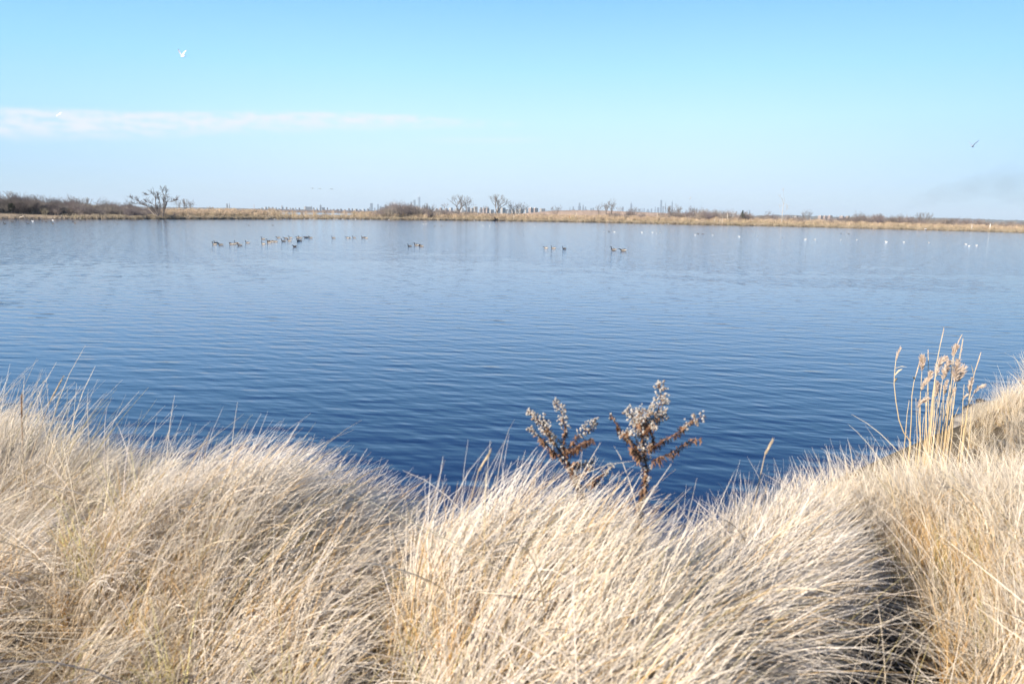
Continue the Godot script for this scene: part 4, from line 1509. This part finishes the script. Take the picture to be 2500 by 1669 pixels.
		a.y = minf(a.y, island_height(q[0], q[5]) - 0.1) if not (q[7] in ["driftwood", "stone"]) else a.y
		var b := at(q[2], q[3], d - 0.4)
		var s := Shape.new()
		s.tube(PackedVector3Array([Vector3.ZERO, (b - a) * 0.5 + Vector3(0.08, 0, 0), b - a]), PackedFloat32Array([q[4], q[4] * 0.85, q[4] * 0.6]), PackedColorArray([q[6], q[6], q[6]]), 6)
		if q[7] in ["driftwood", "broken_tree", "dead_sapling"]:
			for k in 3:
				twig(s, r, (b - a) * r.randf_range(0.5, 0.95), ((b - a).normalized() + Vector3(r.randfn(0.0, 0.6), 0.3, r.randfn(0.0, 0.6))).normalized(), 0.8, 0.05, 1, q[6])
		var o := part(q[7], s.mesh(), mats.bark, self)
		o.position = a
		tag(o, q[8], q[9])
	# black stump
	var bf := island(1211.0, 1.5)
	var st := Shape.new()
	var black := Color(0.014, 0.014, 0.018)
	var kk := -bf.z / FOCAL
	st.tube(PackedVector3Array([Vector3(-7.5, -1, 0), Vector3(-4.0, 1.5, 0), Vector3(0, 2.2, 0), Vector3(4.0, 1.6, 0), Vector3(8.0, -1, 0)]), PackedFloat32Array([1.0, 3.0, 3.4, 3.4, 0.8]), PackedColorArray([black, black, black, black, black]), 8)
	st.tube(PackedVector3Array([Vector3(-1.5, 2, 0), Vector3(-2.4, 6.5, 0), Vector3(-2.9, 9.5, 0), Vector3(-2.6, 11.5, 0)]), PackedFloat32Array([2.2, 1.6, 1.4, 0.4]), PackedColorArray([black, black, black, black]), 7)
	st.tube(PackedVector3Array([Vector3(0, 4, 0), Vector3(4, 6.2, 0), Vector3(5.5, 7, 0)]), PackedFloat32Array([1.5, 0.9, 0.3]), PackedColorArray([black, black, black]), 6)
	var so := part("dark_stump", st.mesh(), mats.bark, self)
	so.position = bf
	so.scale = Vector3.ONE * kk
	tag(so, "black jagged stump at the far waterline in the middle", "stump")
	# broken snag with a nest box
	var nf := island(1392.0, 15.0)
	var nest := thing("nest_box_post", nf, "dark post with a small brown and white box in the far reeds", "post")
	var np := Shape.new()
	np.rod(Vector3(0, -0.3, 0), Vector3(0, 2.6, 0), 0.12, 0.1, grey, 6)
	part("post", np.mesh(), mats.bark, nest)
	var nb := Shape.new()
	nb.box(Vector3(-0.5, 2.3, -0.3), Vector3(0.1, 3.4, 0.3), Color(0.30, 0.15, 0.07))
	part("box", nb.mesh(), mats.masonry, nest)
	var nw := Shape.new()
	nw.box(Vector3(0.104, 2.2, -0.28), Vector3(0.45, 3.0, 0.28), Color(0.7, 0.68, 0.6))
	part("panel", nw.mesh(), mats.masonry, nest)
	var pd := 462.0
	person(794.6, 523.3, pd, 1.8, "taller dark clothed person walking on the far dike, right of two")
	person(792.2, 523.3, pd + 1.5, 1.5, "shorter dark clothed person on the far dike, left of two")


func near_plants() -> void:
	var r := RandomNumberGenerator.new()
	r.seed = 5150
	var o1 := Vector2(1230, 900)
	var V := func(a: Array) -> Array:
		var out := []
		for i in a.size() / 2:
			out.append(Vector2(a[i * 2], a[i * 2 + 1]))
		return out
	goldenrod(o1, 4.271, 2.95, [
		[V.call([830, 1330, 720, 1100, 640, 940, 560, 820, 470, 700, 390, 570, 310, 490, 240, 440]), 0.05, 0.62, 0.0036, 0.8],
		[V.call([590, 930, 500, 850, 400, 740, 310, 655, 250, 620]), -0.10, 0.55, 0.0024, 0.5],
		[V.call([470, 700, 440, 600, 425, 540, 415, 495]), 0.06, 0.1, 0.0018, 0.8],
		[V.call([620, 880, 622, 760, 640, 640, 612, 490, 570, 395, 525, 325]), 0.10, 0.30, 0.0022, 0.9],
		[V.call([650, 900, 700, 800, 780, 690, 870, 625, 930, 575, 965, 535]), 0.14, 0.4, 0.0022, 1.0],
		[V.call([690, 880, 780, 815, 860, 765, 945, 735]), -0.12, 0.9, 0.0020, 0.4],
		[V.call([700, 1010, 780, 985, 870, 985, 940, 945]), 0.12, 0.2, 0.0020, 0.45],
		[V.call([740, 1130, 830, 1100, 880, 1040, 920, 1010]), 0.05, 0.5, 0.0020, 0.4],
		[V.call([860, 1240, 960, 1160, 1050, 1090, 1100, 1040, 1150, 1005]), -0.06, 0.5, 0.0022, 0.4],
	], r, "left one of two brown dried goldenrod plants, shorter and spreading")
	goldenrod(o1, 4.271, 2.85, [
		[V.call([1405, 1470, 1450, 1300, 1480, 1150, 1485, 1000, 1460, 850, 1450, 700, 1400, 590, 1350, 500, 1275, 430]), 0.05, 0.72, 0.0042, 1.2],
		[V.call([1455, 700, 1530, 570, 1600, 450, 1640, 340, 1640, 240, 1625, 130]), 0.08, 0.22, 0.0024, 1.35],
		[V.call([1420, 590, 1430, 500, 1420, 430]), -0.08, 0.05, 0.0018, 1.0],
		[V.call([1450, 600, 1490, 500, 1525, 420]), 0.12, 0.05, 0.0018, 1.0],
		[V.call([1560, 530, 1620, 490, 1680, 460]), 0.05, 0.05, 0.0018, 1.0],
		[V.call([1470, 640, 1540, 590, 1605, 590]), -0.08, 0.4, 0.0018, 0.6],
		[V.call([1430, 890, 1330, 760, 1220, 660, 1160, 550, 1105, 460]), 0.14, 0.75, 0.0026, 0.55],
		[V.call([1300, 730, 1250, 680, 1195, 690]), 0.05, 0.3, 0.0018, 0.5],
		[V.call([1250, 700, 1300, 650, 1340, 655]), -0.05, 0.2, 0.0018, 0.5],
		[V.call([1540, 830, 1660, 745, 1790, 690, 1880, 610, 1980, 530, 2110, 495]), -0.12, 0.62, 0.0026, 0.75],
		[V.call([1540, 970, 1650, 920, 1780, 860, 1880, 790, 1960, 740, 2055, 740]), 0.10, 0.9, 0.0024, 0.3],
		[V.call([1430, 930, 1380, 880, 1330, 830]), -0.08, 0.9, 0.0020, 0.3],
		[V.call([1490, 830, 1540, 790, 1560, 720, 1530, 660]), 0.08, 0.9, 0.0020, 0.3],
	], r, "right one of two brown dried goldenrod plants, taller with a white fluffy top")
	# reeds
	var rl := "upright pale reed in the thick of the clump on the right"
	reed(V.call([650, 1560, 560, 1440, 500, 1280, 462, 1050, 438, 830, 442, 700, 460, 520, 480, 440]), 6.3, [V.call([462, 530, 480, 450, 520, 360]), 0.45], [V.call([458, 620, 610, 604]), V.call([448, 705, 545, 628]), V.call([440, 800, 485, 745])], 0.0055, "outermost left reed with a bowed stalk and three stiff leaves", r)
	reed(V.call([780, 1560, 770, 1300, 772, 1000, 786, 760, 793, 660]), 6.6, [V.call([793, 665, 800, 560, 797, 462]), 0.9], [], 0.005, "reed with an upright oval plume, second from the left", r)
	reed(V.call([640, 1560, 658, 1250, 664, 980, 690, 800, 735, 640, 772, 510]), 6.9, [V.call([715, 720, 745, 610, 772, 505]), 0.3], [V.call([700, 760, 668, 735])], 0.005, "reed with a thin slanting closed plume left of the oval one", r)
	reed(V.call([890, 1450, 880, 1200, 870, 800, 876, 560, 872, 395]), 6.7, [V.call([876, 560, 872, 390]), 0.18], [], 0.0045, "straight reed ending in a thin closed spike left of the tallest", r)
	reed(V.call([850, 1450, 848, 1100, 870, 800]), 6.4, [V.call([872, 800, 890, 740, 908, 670]), 0.8], [], 0.005, "reed with a short feathery plume beside the thin spike", r)
	reed(V.call([770, 1560, 764, 1150, 768, 1020, 778, 900]), 6.9, [V.call([778, 905, 810, 840, 862, 755]), 0.75], [], 0.005, "reed with a plume bent to the right below the short one", r)
	reed(V.call([895, 1450, 920, 1150, 948, 850, 985, 540, 1030, 310, 1073, 115]), 6.6, [V.call([1025, 330, 1055, 210, 1074, 110]), 0.2], [], 0.006, "tallest reed ending in a long closed spike", r)
	reed(V.call([905, 1450, 938, 1100, 965, 730]), 6.3, [V.call([968, 725, 1000, 600, 1040, 525, 1100, 488]), 0.95], [V.call([975, 712, 1050, 718])], 0.006, "reed with a long plume curling to the right in the middle", r)
	reed(V.call([950, 1450, 945, 1200, 960, 985]), 6.7, [V.call([962, 985, 985, 890, 995, 800]), 0.85], [], 0.005, "reed with a low plume left of the middle", r)
	reed(V.call([985, 1420, 1010, 1080, 1055, 770]), 6.5, [V.call([1058, 770, 1090, 660, 1145, 530]), 1.0], [], 0.006, "reed with a broad brown plume right of the curled one", r)
	reed(V.call([1060, 1400, 1068, 1150, 1076, 955]), 6.9, [V.call([1076, 960, 1085, 870, 1115, 780]), 0.75], [V.call([1082, 945, 1118, 910])], 0.005, "reed with a drooping plume under the broad brown one", r)
	reed(V.call([1080, 1400, 1120, 1080, 1155, 800, 1185, 480]), 6.6, [V.call([1186, 470, 1205, 400, 1235, 330]), 0.85], [], 0.006, "tall reed with a tufted plume and a stalk tip above it", r)
	reed(V.call([1100, 1400, 1140, 1080, 1175, 760, 1200, 480, 1240, 330, 1298, 205]), 6.8, [V.call([1235, 340, 1265, 270, 1298, 205]), 0.22], [], 0.005, "tall reed ending in a slanting closed spike, right of the tallest", r)
	reed(V.call([1110, 1400, 1180, 900, 1260, 540, 1318, 240]), 7.1, [V.call([1265, 540, 1300, 390, 1320, 238]), 0.22], [], 0.005, "tall reed with the rightmost high spike", r)
	reed(V.call([1150, 1400, 1200, 1080, 1225, 810]), 6.4, [V.call([1215, 800, 1225, 680, 1255, 520]), 1.1], [], 0.006, "reed with the biggest bushy plume on the right", r)
	reed(V.call([1170, 1400, 1195, 1100, 1240, 800]), 6.7, [V.call([1242, 800, 1280, 710, 1342, 588]), 1.0], [], 0.006, "reed with a bushy plume leaning right beside the biggest", r)
	reed(V.call([1185, 1420, 1182, 1200, 1190, 985]), 6.2, [V.call([1190, 990, 1200, 930, 1215, 880]), 0.5], [], 0.0045, "short reed with a small plume below the biggest", r)
	reed(V.call([775, 1500, 752, 1300, 742, 1130]), 6.3, [V.call([742, 1130, 770, 1060, 870, 1005]), 0.75], [], 0.005, "reed with the lowest plume, bent far right", r)
	reed(V.call([1340, 1380, 1370, 1180, 1400, 1000, 1440, 790, 1470, 660, 1500, 560, 1543, 430]), 7.6, [V.call([1475, 650, 1510, 545, 1543, 430]), 0.3], [V.call([1450, 700, 1420, 568])], 0.0055, "outer right reed ending in a closed spike with one stiff leaf", r)
	reed(V.call([1350, 1380, 1380, 1160, 1398, 940]), 7.4, [V.call([1398, 945, 1405, 860, 1440, 750]), 0.85], [], 0.0055, "reed with an upright plume left of the outer right spike", r)
	reed(V.call([1330, 1380, 1380, 1100, 1452, 945]), 7.7, [V.call([1455, 945, 1510, 870, 1600, 835]), 0.7], [], 0.005, "rightmost reed with a dark plume hanging right", r)
	reed(V.call([1200, 1270, 1250, 1150, 1302, 1040]), 7.3, [V.call([1302, 1042, 1330, 1000, 1372, 955]), 0.5], [], 0.004, "thin short reed with a small dark plume near the stones", r)
	for q in [[580, 1500, 605, 1200, 630, 1028], [1412, 1380, 1418, 1250, 1428, 1112], [1312, 1300, 1316, 1060, 1332, 828], [830, 1500, 842, 1200, 840, 930], [870, 1500, 905, 1150, 935, 890], [925, 1450, 960, 1150, 980, 1010], [1000, 1450, 1030, 1200, 1045, 1060], [1040, 1450, 1090, 1150, 1120, 980], [1075, 1420, 1130, 1100, 1165, 900], [1130, 1420, 1160, 1150, 1190, 850], [735, 1560, 725, 1300, 715, 1000], [800, 1560, 805, 1330, 830, 1180], [960, 1420, 985, 1150, 1010, 920], [1020, 1420, 1055, 1120, 1070, 900], [855, 1500, 850, 1250, 862, 900]]:
		reed(V.call(q), r.randf_range(6.1, 7.1), [], [], 0.0045, rl if q[0] > 700 and q[0] < 1250 else "leafless broken reed stalk at the " + ("left" if q[0] < 700 else "right") + " fringe of the clump" + (", taller one" if q[0] == 1312 else ""), r)
	# seed spikes of beach grass standing above the blades
	for q in [[118, 985, 155, 917, 4.6, "slanting tan grass spike high on the left hump"], [52, 1020, 52, 963, 4.4, "short dark brown upright grass spike at the far left"], [1168, 1150, 1200, 1098, 2.9, "slanting tan grass spike left of the goldenrods"], [1868, 1110, 1888, 1072, 3.3, "grey grass spike on the hump right of the goldenrods"]]:
		var tip := at(q[2], q[3], q[4])
		var low := at(q[0], q[1], q[4])
		var dir := (tip - low)
		var foot := low - dir * 3.0 + Vector3(0, -0.15, 0)
		foot.y = minf(foot.y, bank_height(foot.x, foot.z))
		var o := thing("grass_spike", foot, q[5], "grass spike", "seed spikes of beach grass")
		var s := Shape.new()
		var c := Color(0.42, 0.34, 0.24) if q[0] != 52 else Color(0.25, 0.14, 0.07)
		s.tube(PackedVector3Array([Vector3.ZERO, (low - foot) * 0.6, low - foot]), PackedFloat32Array([0.003, 0.003, 0.002]), PackedColorArray([c, c, c]), 5)
		part("stalk", s.mesh(), mats.reed, o)
		var e := Shape.new()
		e.tube(PackedVector3Array([low - foot, low.lerp(tip, 0.25) - foot, low.lerp(tip, 0.7) - foot, tip - foot]), PackedFloat32Array([0.002, 0.0045, 0.004, 0.001]), PackedColorArray([c, c * 1.1, c * 1.1, c]), 7)
		for k in 60:
			var p := low.lerp(tip, r.randf()) - foot
			var yaw := r.randf() * TAU
			var sd := dir.normalized().cross(Vector3(cos(yaw), 0.3, sin(yaw))).normalized()
			e.rod(p + sd * 0.003, p + sd * 0.006 + dir.normalized() * 0.010, 0.0016, 0.0005, c * r.randf_range(0.8, 1.3), 3)
		part("seed_head", e.mesh(), mats.reed, o)
	# stones at the water's edge on the right
	var stones := [[2390, 1015, 0.40, 0.24], [2420, 1005, 0.36, 0.22], [2362, 1035, 0.34, 0.20], [2405, 1038, 0.42, 0.24], [2440, 1022, 0.38, 0.22], [2345, 1030, 0.26, 0.14], [2378, 1002, 0.24, 0.13], [2435, 1000, 0.24, 0.13], [2408, 990, 0.22, 0.12], [2380, 1050, 0.36, 0.2], [2352, 1050, 0.3, 0.15]]
	for i in stones.size():
		var q: Array = stones[i]
		var wet: bool = i in [5, 6, 8]
		var y := 0.02 if wet else 0.10 + 0.07 * (i % 3)
		var p := on_level(q[0], q[1], y)
		var k: float = q[2] * 0.66 * (-p.z / 12.0)
		var o := part("shore_stone", rock_mesh(r, Vector3(k, q[3], k * 0.8)), mats.stone, self)
		o.position = p
		o.rotation = Vector3(r.randf_range(-0.25, 0.25), r.randf() * TAU, r.randf_range(-0.25, 0.25))
		tag(o, "dark wet stone awash at the water's edge by the reeds" if wet else "pale grey stone of the heap at the water's edge behind the reeds", "stone", "stones at the water's edge")
		if wet:
			o.material_override = mats.wet_stone if mats.has("wet_stone") else wet_stone()

func wet_stone() -> Material:
	var m := paint("wet_stone", 0.35, 0.5)
	m.albedo_color = Color(0.42, 0.40, 0.38)
	return m


func bird(mesh: Mesh, called: String, p: Vector3, turn: float, size: float, label: String, category: String, group: String) -> void:
	var o := part(called, mesh, mats.feather, self)
	o.position = p
	o.rotation.y = turn
	o.scale = Vector3.ONE * size
	tag(o, label, category, group)

func birds() -> void:
	var r := RandomNumberGenerator.new()
	r.seed = 31337
	var geese := [goose_mesh(0), goose_mesh(1), goose_mesh(2)]
	var duck := duck_mesh(false)
	var gull := duck_mesh(true)
	# flying
	var white := Color(0.86, 0.86, 0.85)
	var grey := Color(0.42, 0.45, 0.50)
	flying_bird("flying_gull", at(446, 137, 62.0), -0.5, 0.1, 1.1, 0.75, [white, Color(0.74, 0.75, 0.76), Color(0.10, 0.10, 0.11)], 0.92, "white gull flying high on the upper left with raised wings", "gull", "gulls in flight")
	flying_bird("flying_gull", at(144, 279, 78.0), -0.6, 0.7, 0.35, -0.25, [white, white, Color(0.45, 0.46, 0.48)], 0.68, "white gull gliding in front of the cloud band on the left", "gull", "gulls in flight")
	flying_bird("flying_gull", at(2376, 357, 82.0), 0.7, 0.0, 0.95, 0.85, [Color(0.7, 0.7, 0.7), grey, Color(0.05, 0.05, 0.06)], 1.1, "grey winged gull flying alone on the upper right", "gull", "gulls in flight")
	flying_bird("flying_gull", at(1686, 484, 160.0), 0.3, -0.9, 0.2, 0.1, [white, white, white], 0.7, "small white gull low over the right hand reeds", "gull", "gulls in flight")
	for q in [[763, 459.5, 0.15, 0.0, "left one of three dark birds flying low in a line"], [781, 459.8, -0.1, 0.1, "middle one of three dark birds flying low in a line"], [810, 461.3, 0.2, -0.15, "right one of three dark birds flying low in a line"]]:
		flying_bird("flying_goose", at(q[0], q[1], 230.0), 1.5 + q[3], 0.12, q[2], -0.25, [Color(0.06, 0.055, 0.05), Color(0.07, 0.06, 0.055), Color(0.04, 0.04, 0.04)], 1.35, q[4], "bird", "dark birds flying in a line")
	# geese on the water: bearing and waterline in the photograph, neck, facing (1 left, -1 right)
	var sets := [
		["goose of the left raft, outermost three on the left", [[232, 612, 0], [245, 601, 0], [287, 618, 2]], 460.0, 430.0, 3.67],
		["goose of the four trailing right of the leftmost three", [[382, 611, 2], [402, 611, 1], [432, 604, 0], [458, 622, 0], [527, 599, 0]], 460.0, 430.0, 3.67],
		["goose swimming in the crowded middle of the left raft", [[668, 566, 0], [670, 609, 0], [720, 599, 0], [718, 584, 0], [745, 590, 1], [778, 589, 1], [850, 585, 0], [872, 559, 1], [903, 581, 0], [913, 555, 0], [805, 553, 1], [980, 552, 1], [1000, 555, 0], [983, 584, 0], [998, 582, 0], [1050, 551, 1], [1062, 552, 1], [1093, 555, 0]], 460.0, 430.0, 3.67],
		["goose of the loose string right of the crowded raft", [[1298, 556, 0], [1425, 554, 1], [1441, 554, 1], [1483, 553, 0], [1565, 552, 0], [1590, 556, 2]], 460.0, 430.0, 3.67],
		["goose of the small group of four in the middle of the pond", [[1982, 629, 0], [2043, 621, 0], [2068, 621, 1], [2085, 631, 2]], 460.0, 430.0, 3.67],
		["goose of the row of three right of the pond's middle", [[2046, 795, 1], [2127, 798, 0], [2248, 803, 0]], 880.0, 430.0, 4.517],
	]
	for s in sets:
		for q in s[1]:
			var p := on_level(s[2] + q[0] / s[4], s[3] + q[1] / s[4], 0.0)
			bird(geese[q[2]], "goose", p + Vector3(0, -0.03, 0), r.randfn(0.0, 0.45) + (PI if r.randf() < 0.12 else 0.0), r.randf_range(0.85, 0.98), s[0], "goose", "geese swimming on the pond")
	bird(geese[0], "goose", on_level(1280 + 985 / 4.517, 430 + 818 / 4.517, 0.0), 0.1, 1.05, "left goose, head raised, of the pair nearest the camera", "goose", "geese swimming on the pond")
	bird(geese[1], "goose", on_level(1280 + 1092 / 4.517, 430 + 826 / 4.517, 0.0), 0.0, 1.15, "right goose, head low, of the pair nearest the camera", "goose", "geese swimming on the pond")
	# ducks
	for q in [[718, 602.5, "small dark duck alone below the goose raft"], [607, 550.8, "dark duck alone on the calm water left of the raft, left one"], [665, 550.3, "brown duck alone on the calm water above the raft, right one"], [1061, 552, "left dark duck of two in the middle near the far shore"], [1077.5, 552.2, "right dark duck of two in the middle near the far shore"], [1486.5, 565.5, "dark duck between two white gulls right of the middle"], [1704.5, 571, "left grey duck of two between white gulls on the right"], [1716, 571.8, "right grey duck of two between white gulls on the right"], [2054, 570.8, "dark duck near the right shore, left of two"], [2072.5, 571.2, "grey duck near the right shore, right of two"]]:
		bird(duck, "duck", on_level(q[0], q[1], 0.0) + Vector3(0, -0.02, 0), r.randfn(0.0, 0.5), 1.15, q[2], "duck", "ducks on the pond")
	# gulls sitting on the water
	var gl := "white gull in the long line on the right, %s from the left"
	var nth := ["first", "second", "third", "fourth", "fifth", "sixth", "seventh", "eighth", "ninth", "tenth", "eleventh", "twelfth", "thirteenth", "fourteenth", "fifteenth", "sixteenth", "seventeenth", "eighteenth", "nineteenth", "twentieth", "twenty-first"]
	var count := 0
	for q in [[1033, 547.5, "left white gull of the pair below the tallest tower"], [1040, 547.2, "right white gull of the pair below the tallest tower"], [1179, 551, "white gull below the wide forked tree"], [1195.5, 551, "white gull below the black stump"], [1305.7, 553.2, "lone white gull below the apartment row"], [1474.8, 566, gl], [1500, 566.5, gl], [1567.3, 567.5, gl], [1593, 567.8, gl], [1603, 570.2, gl], [1612, 568.5, gl], [1697.3, 574, gl], [1740, 574.5, gl], [1805, 577.8, gl], [1849.5, 577.8, gl], [1911, 580.7, gl], [1967.3, 585, gl], [1990.3, 585.5, gl], [2054.2, 585.5, gl], [2092.2, 586, gl], [2164, 591, gl], [2207.5, 591.5, gl], [2269, 593, gl], [2358.7, 596.7, gl], [2366.8, 601, gl], [2385, 599.7, gl]]:
		bird(gull, "gull", on_level(q[0], q[1], 0.0) + Vector3(0, -0.02, 0), r.randf_range(-0.8, 0.8) + (PI if r.randf() < 0.3 else 0.0), r.randf_range(0.9, 1.15), q[2] % nth[count] if q[2] == gl else q[2], "gull", "white gulls on the pond")
		count += 1 if q[2] == gl else 0
	# the cove on the left
	for q in [[78.5, 540.5, gull, 1.8, "white swan like bird on the dark cove, left of two"], [128, 538.3, gull, 1.9, "white swan like bird on the dark cove, right of two"], [10, 546.3, duck, 1.6, "dark and white duck at the far left of the cove"], [28, 542.4, duck, 1.5, "dark and white duck second from the left in the cove"], [66, 546.3, duck, 1.4, "black duck in the reflection of the left bank"], [102.7, 541, duck, 1.3, "grey duck between the two white birds"], [111.7, 542.3, duck, 1.3, "grey duck lower between the two white birds"], [125, 540.7, duck, 1.2, "small duck under the right white bird"], [135, 540.5, duck, 1.3, "duck right of the right white bird, left of two"], [140, 540.5, duck, 1.4, "duck right of the right white bird, right of two"], [128, 546.3, duck, 1.5, "black duck at the lower edge of the cove's reflection"], [177, 541, duck, 1.2, "small duck at the right end of the cove, far one"], [182, 545.5, duck, 1.7, "dark and white duck at the right end of the cove, near one"], [196, 538.4, duck, 1.5, "black duck close to the mud bank"]]:
		bird(q[2], "duck" if q[2] == duck else "swan", on_level(q[0], q[1], 0.0) + Vector3(0, -0.02, 0), r.randf_range(-0.6, 0.6), q[3], q[4], "duck" if q[2] == duck else "swan", "birds in the left cove")
	# flocks standing on the far mud
	var stand := [standing_mesh(geese[0], 0.24), standing_mesh(geese[2], 0.24), standing_mesh(geese[1], 0.24)]
	var gull_stand := standing_mesh(gull, 0.12)
	for i in 84:
		var px := r.randf_range(-6.0, 222.0) if i < 68 else r.randf_range(222.0, 420.0)
		var back := r.randf_range(0.4, 6.5) * (1.0 if px < 222.0 else 0.4)
		bird(stand[r.randi_range(0, 2)], "standing_goose", island(px, back) + Vector3(0, 0.02, 0), r.randf() * TAU, r.randf_range(0.95, 1.15), "goose standing in the flock on the left mud bank" if px < 222.0 else "goose standing at the waterline below the leaning tree", "goose", "geese standing on the far mud")
	for i in 74:
		var px := r.randf_range(655.0, 910.0) if i < 58 else r.randf_range(910.0, 1250.0)
		var white_one := r.randf() < 0.6
		var lab := ("white gull" if white_one else "dark goose") + (" standing on the open far mudflat" if px < 910.0 else " standing at the waterline below the middle thicket")
		bird(gull_stand if white_one else stand[r.randi_range(0, 2)], "standing_gull" if white_one else "standing_goose", island(px, r.randf_range(0.2, 2.5)) + Vector3(0, 0.02, 0), r.randf() * TAU, 1.5 if white_one else 1.0, lab, "gull" if white_one else "goose", "flock standing on the far mudflat")
	for i in 12:
		var px := r.randf_range(1600.0, 1640.0) if i < 8 else r.randf_range(1735.0, 1755.0)
		bird(gull_stand, "standing_gull", island(px, r.randf_range(0.2, 1.5)), r.randf() * TAU, 1.3, "white gull standing at the far waterline " + ("left" if px > 1700.0 else "far left") + " of the cedar", "gull", "gulls standing on the right shore")
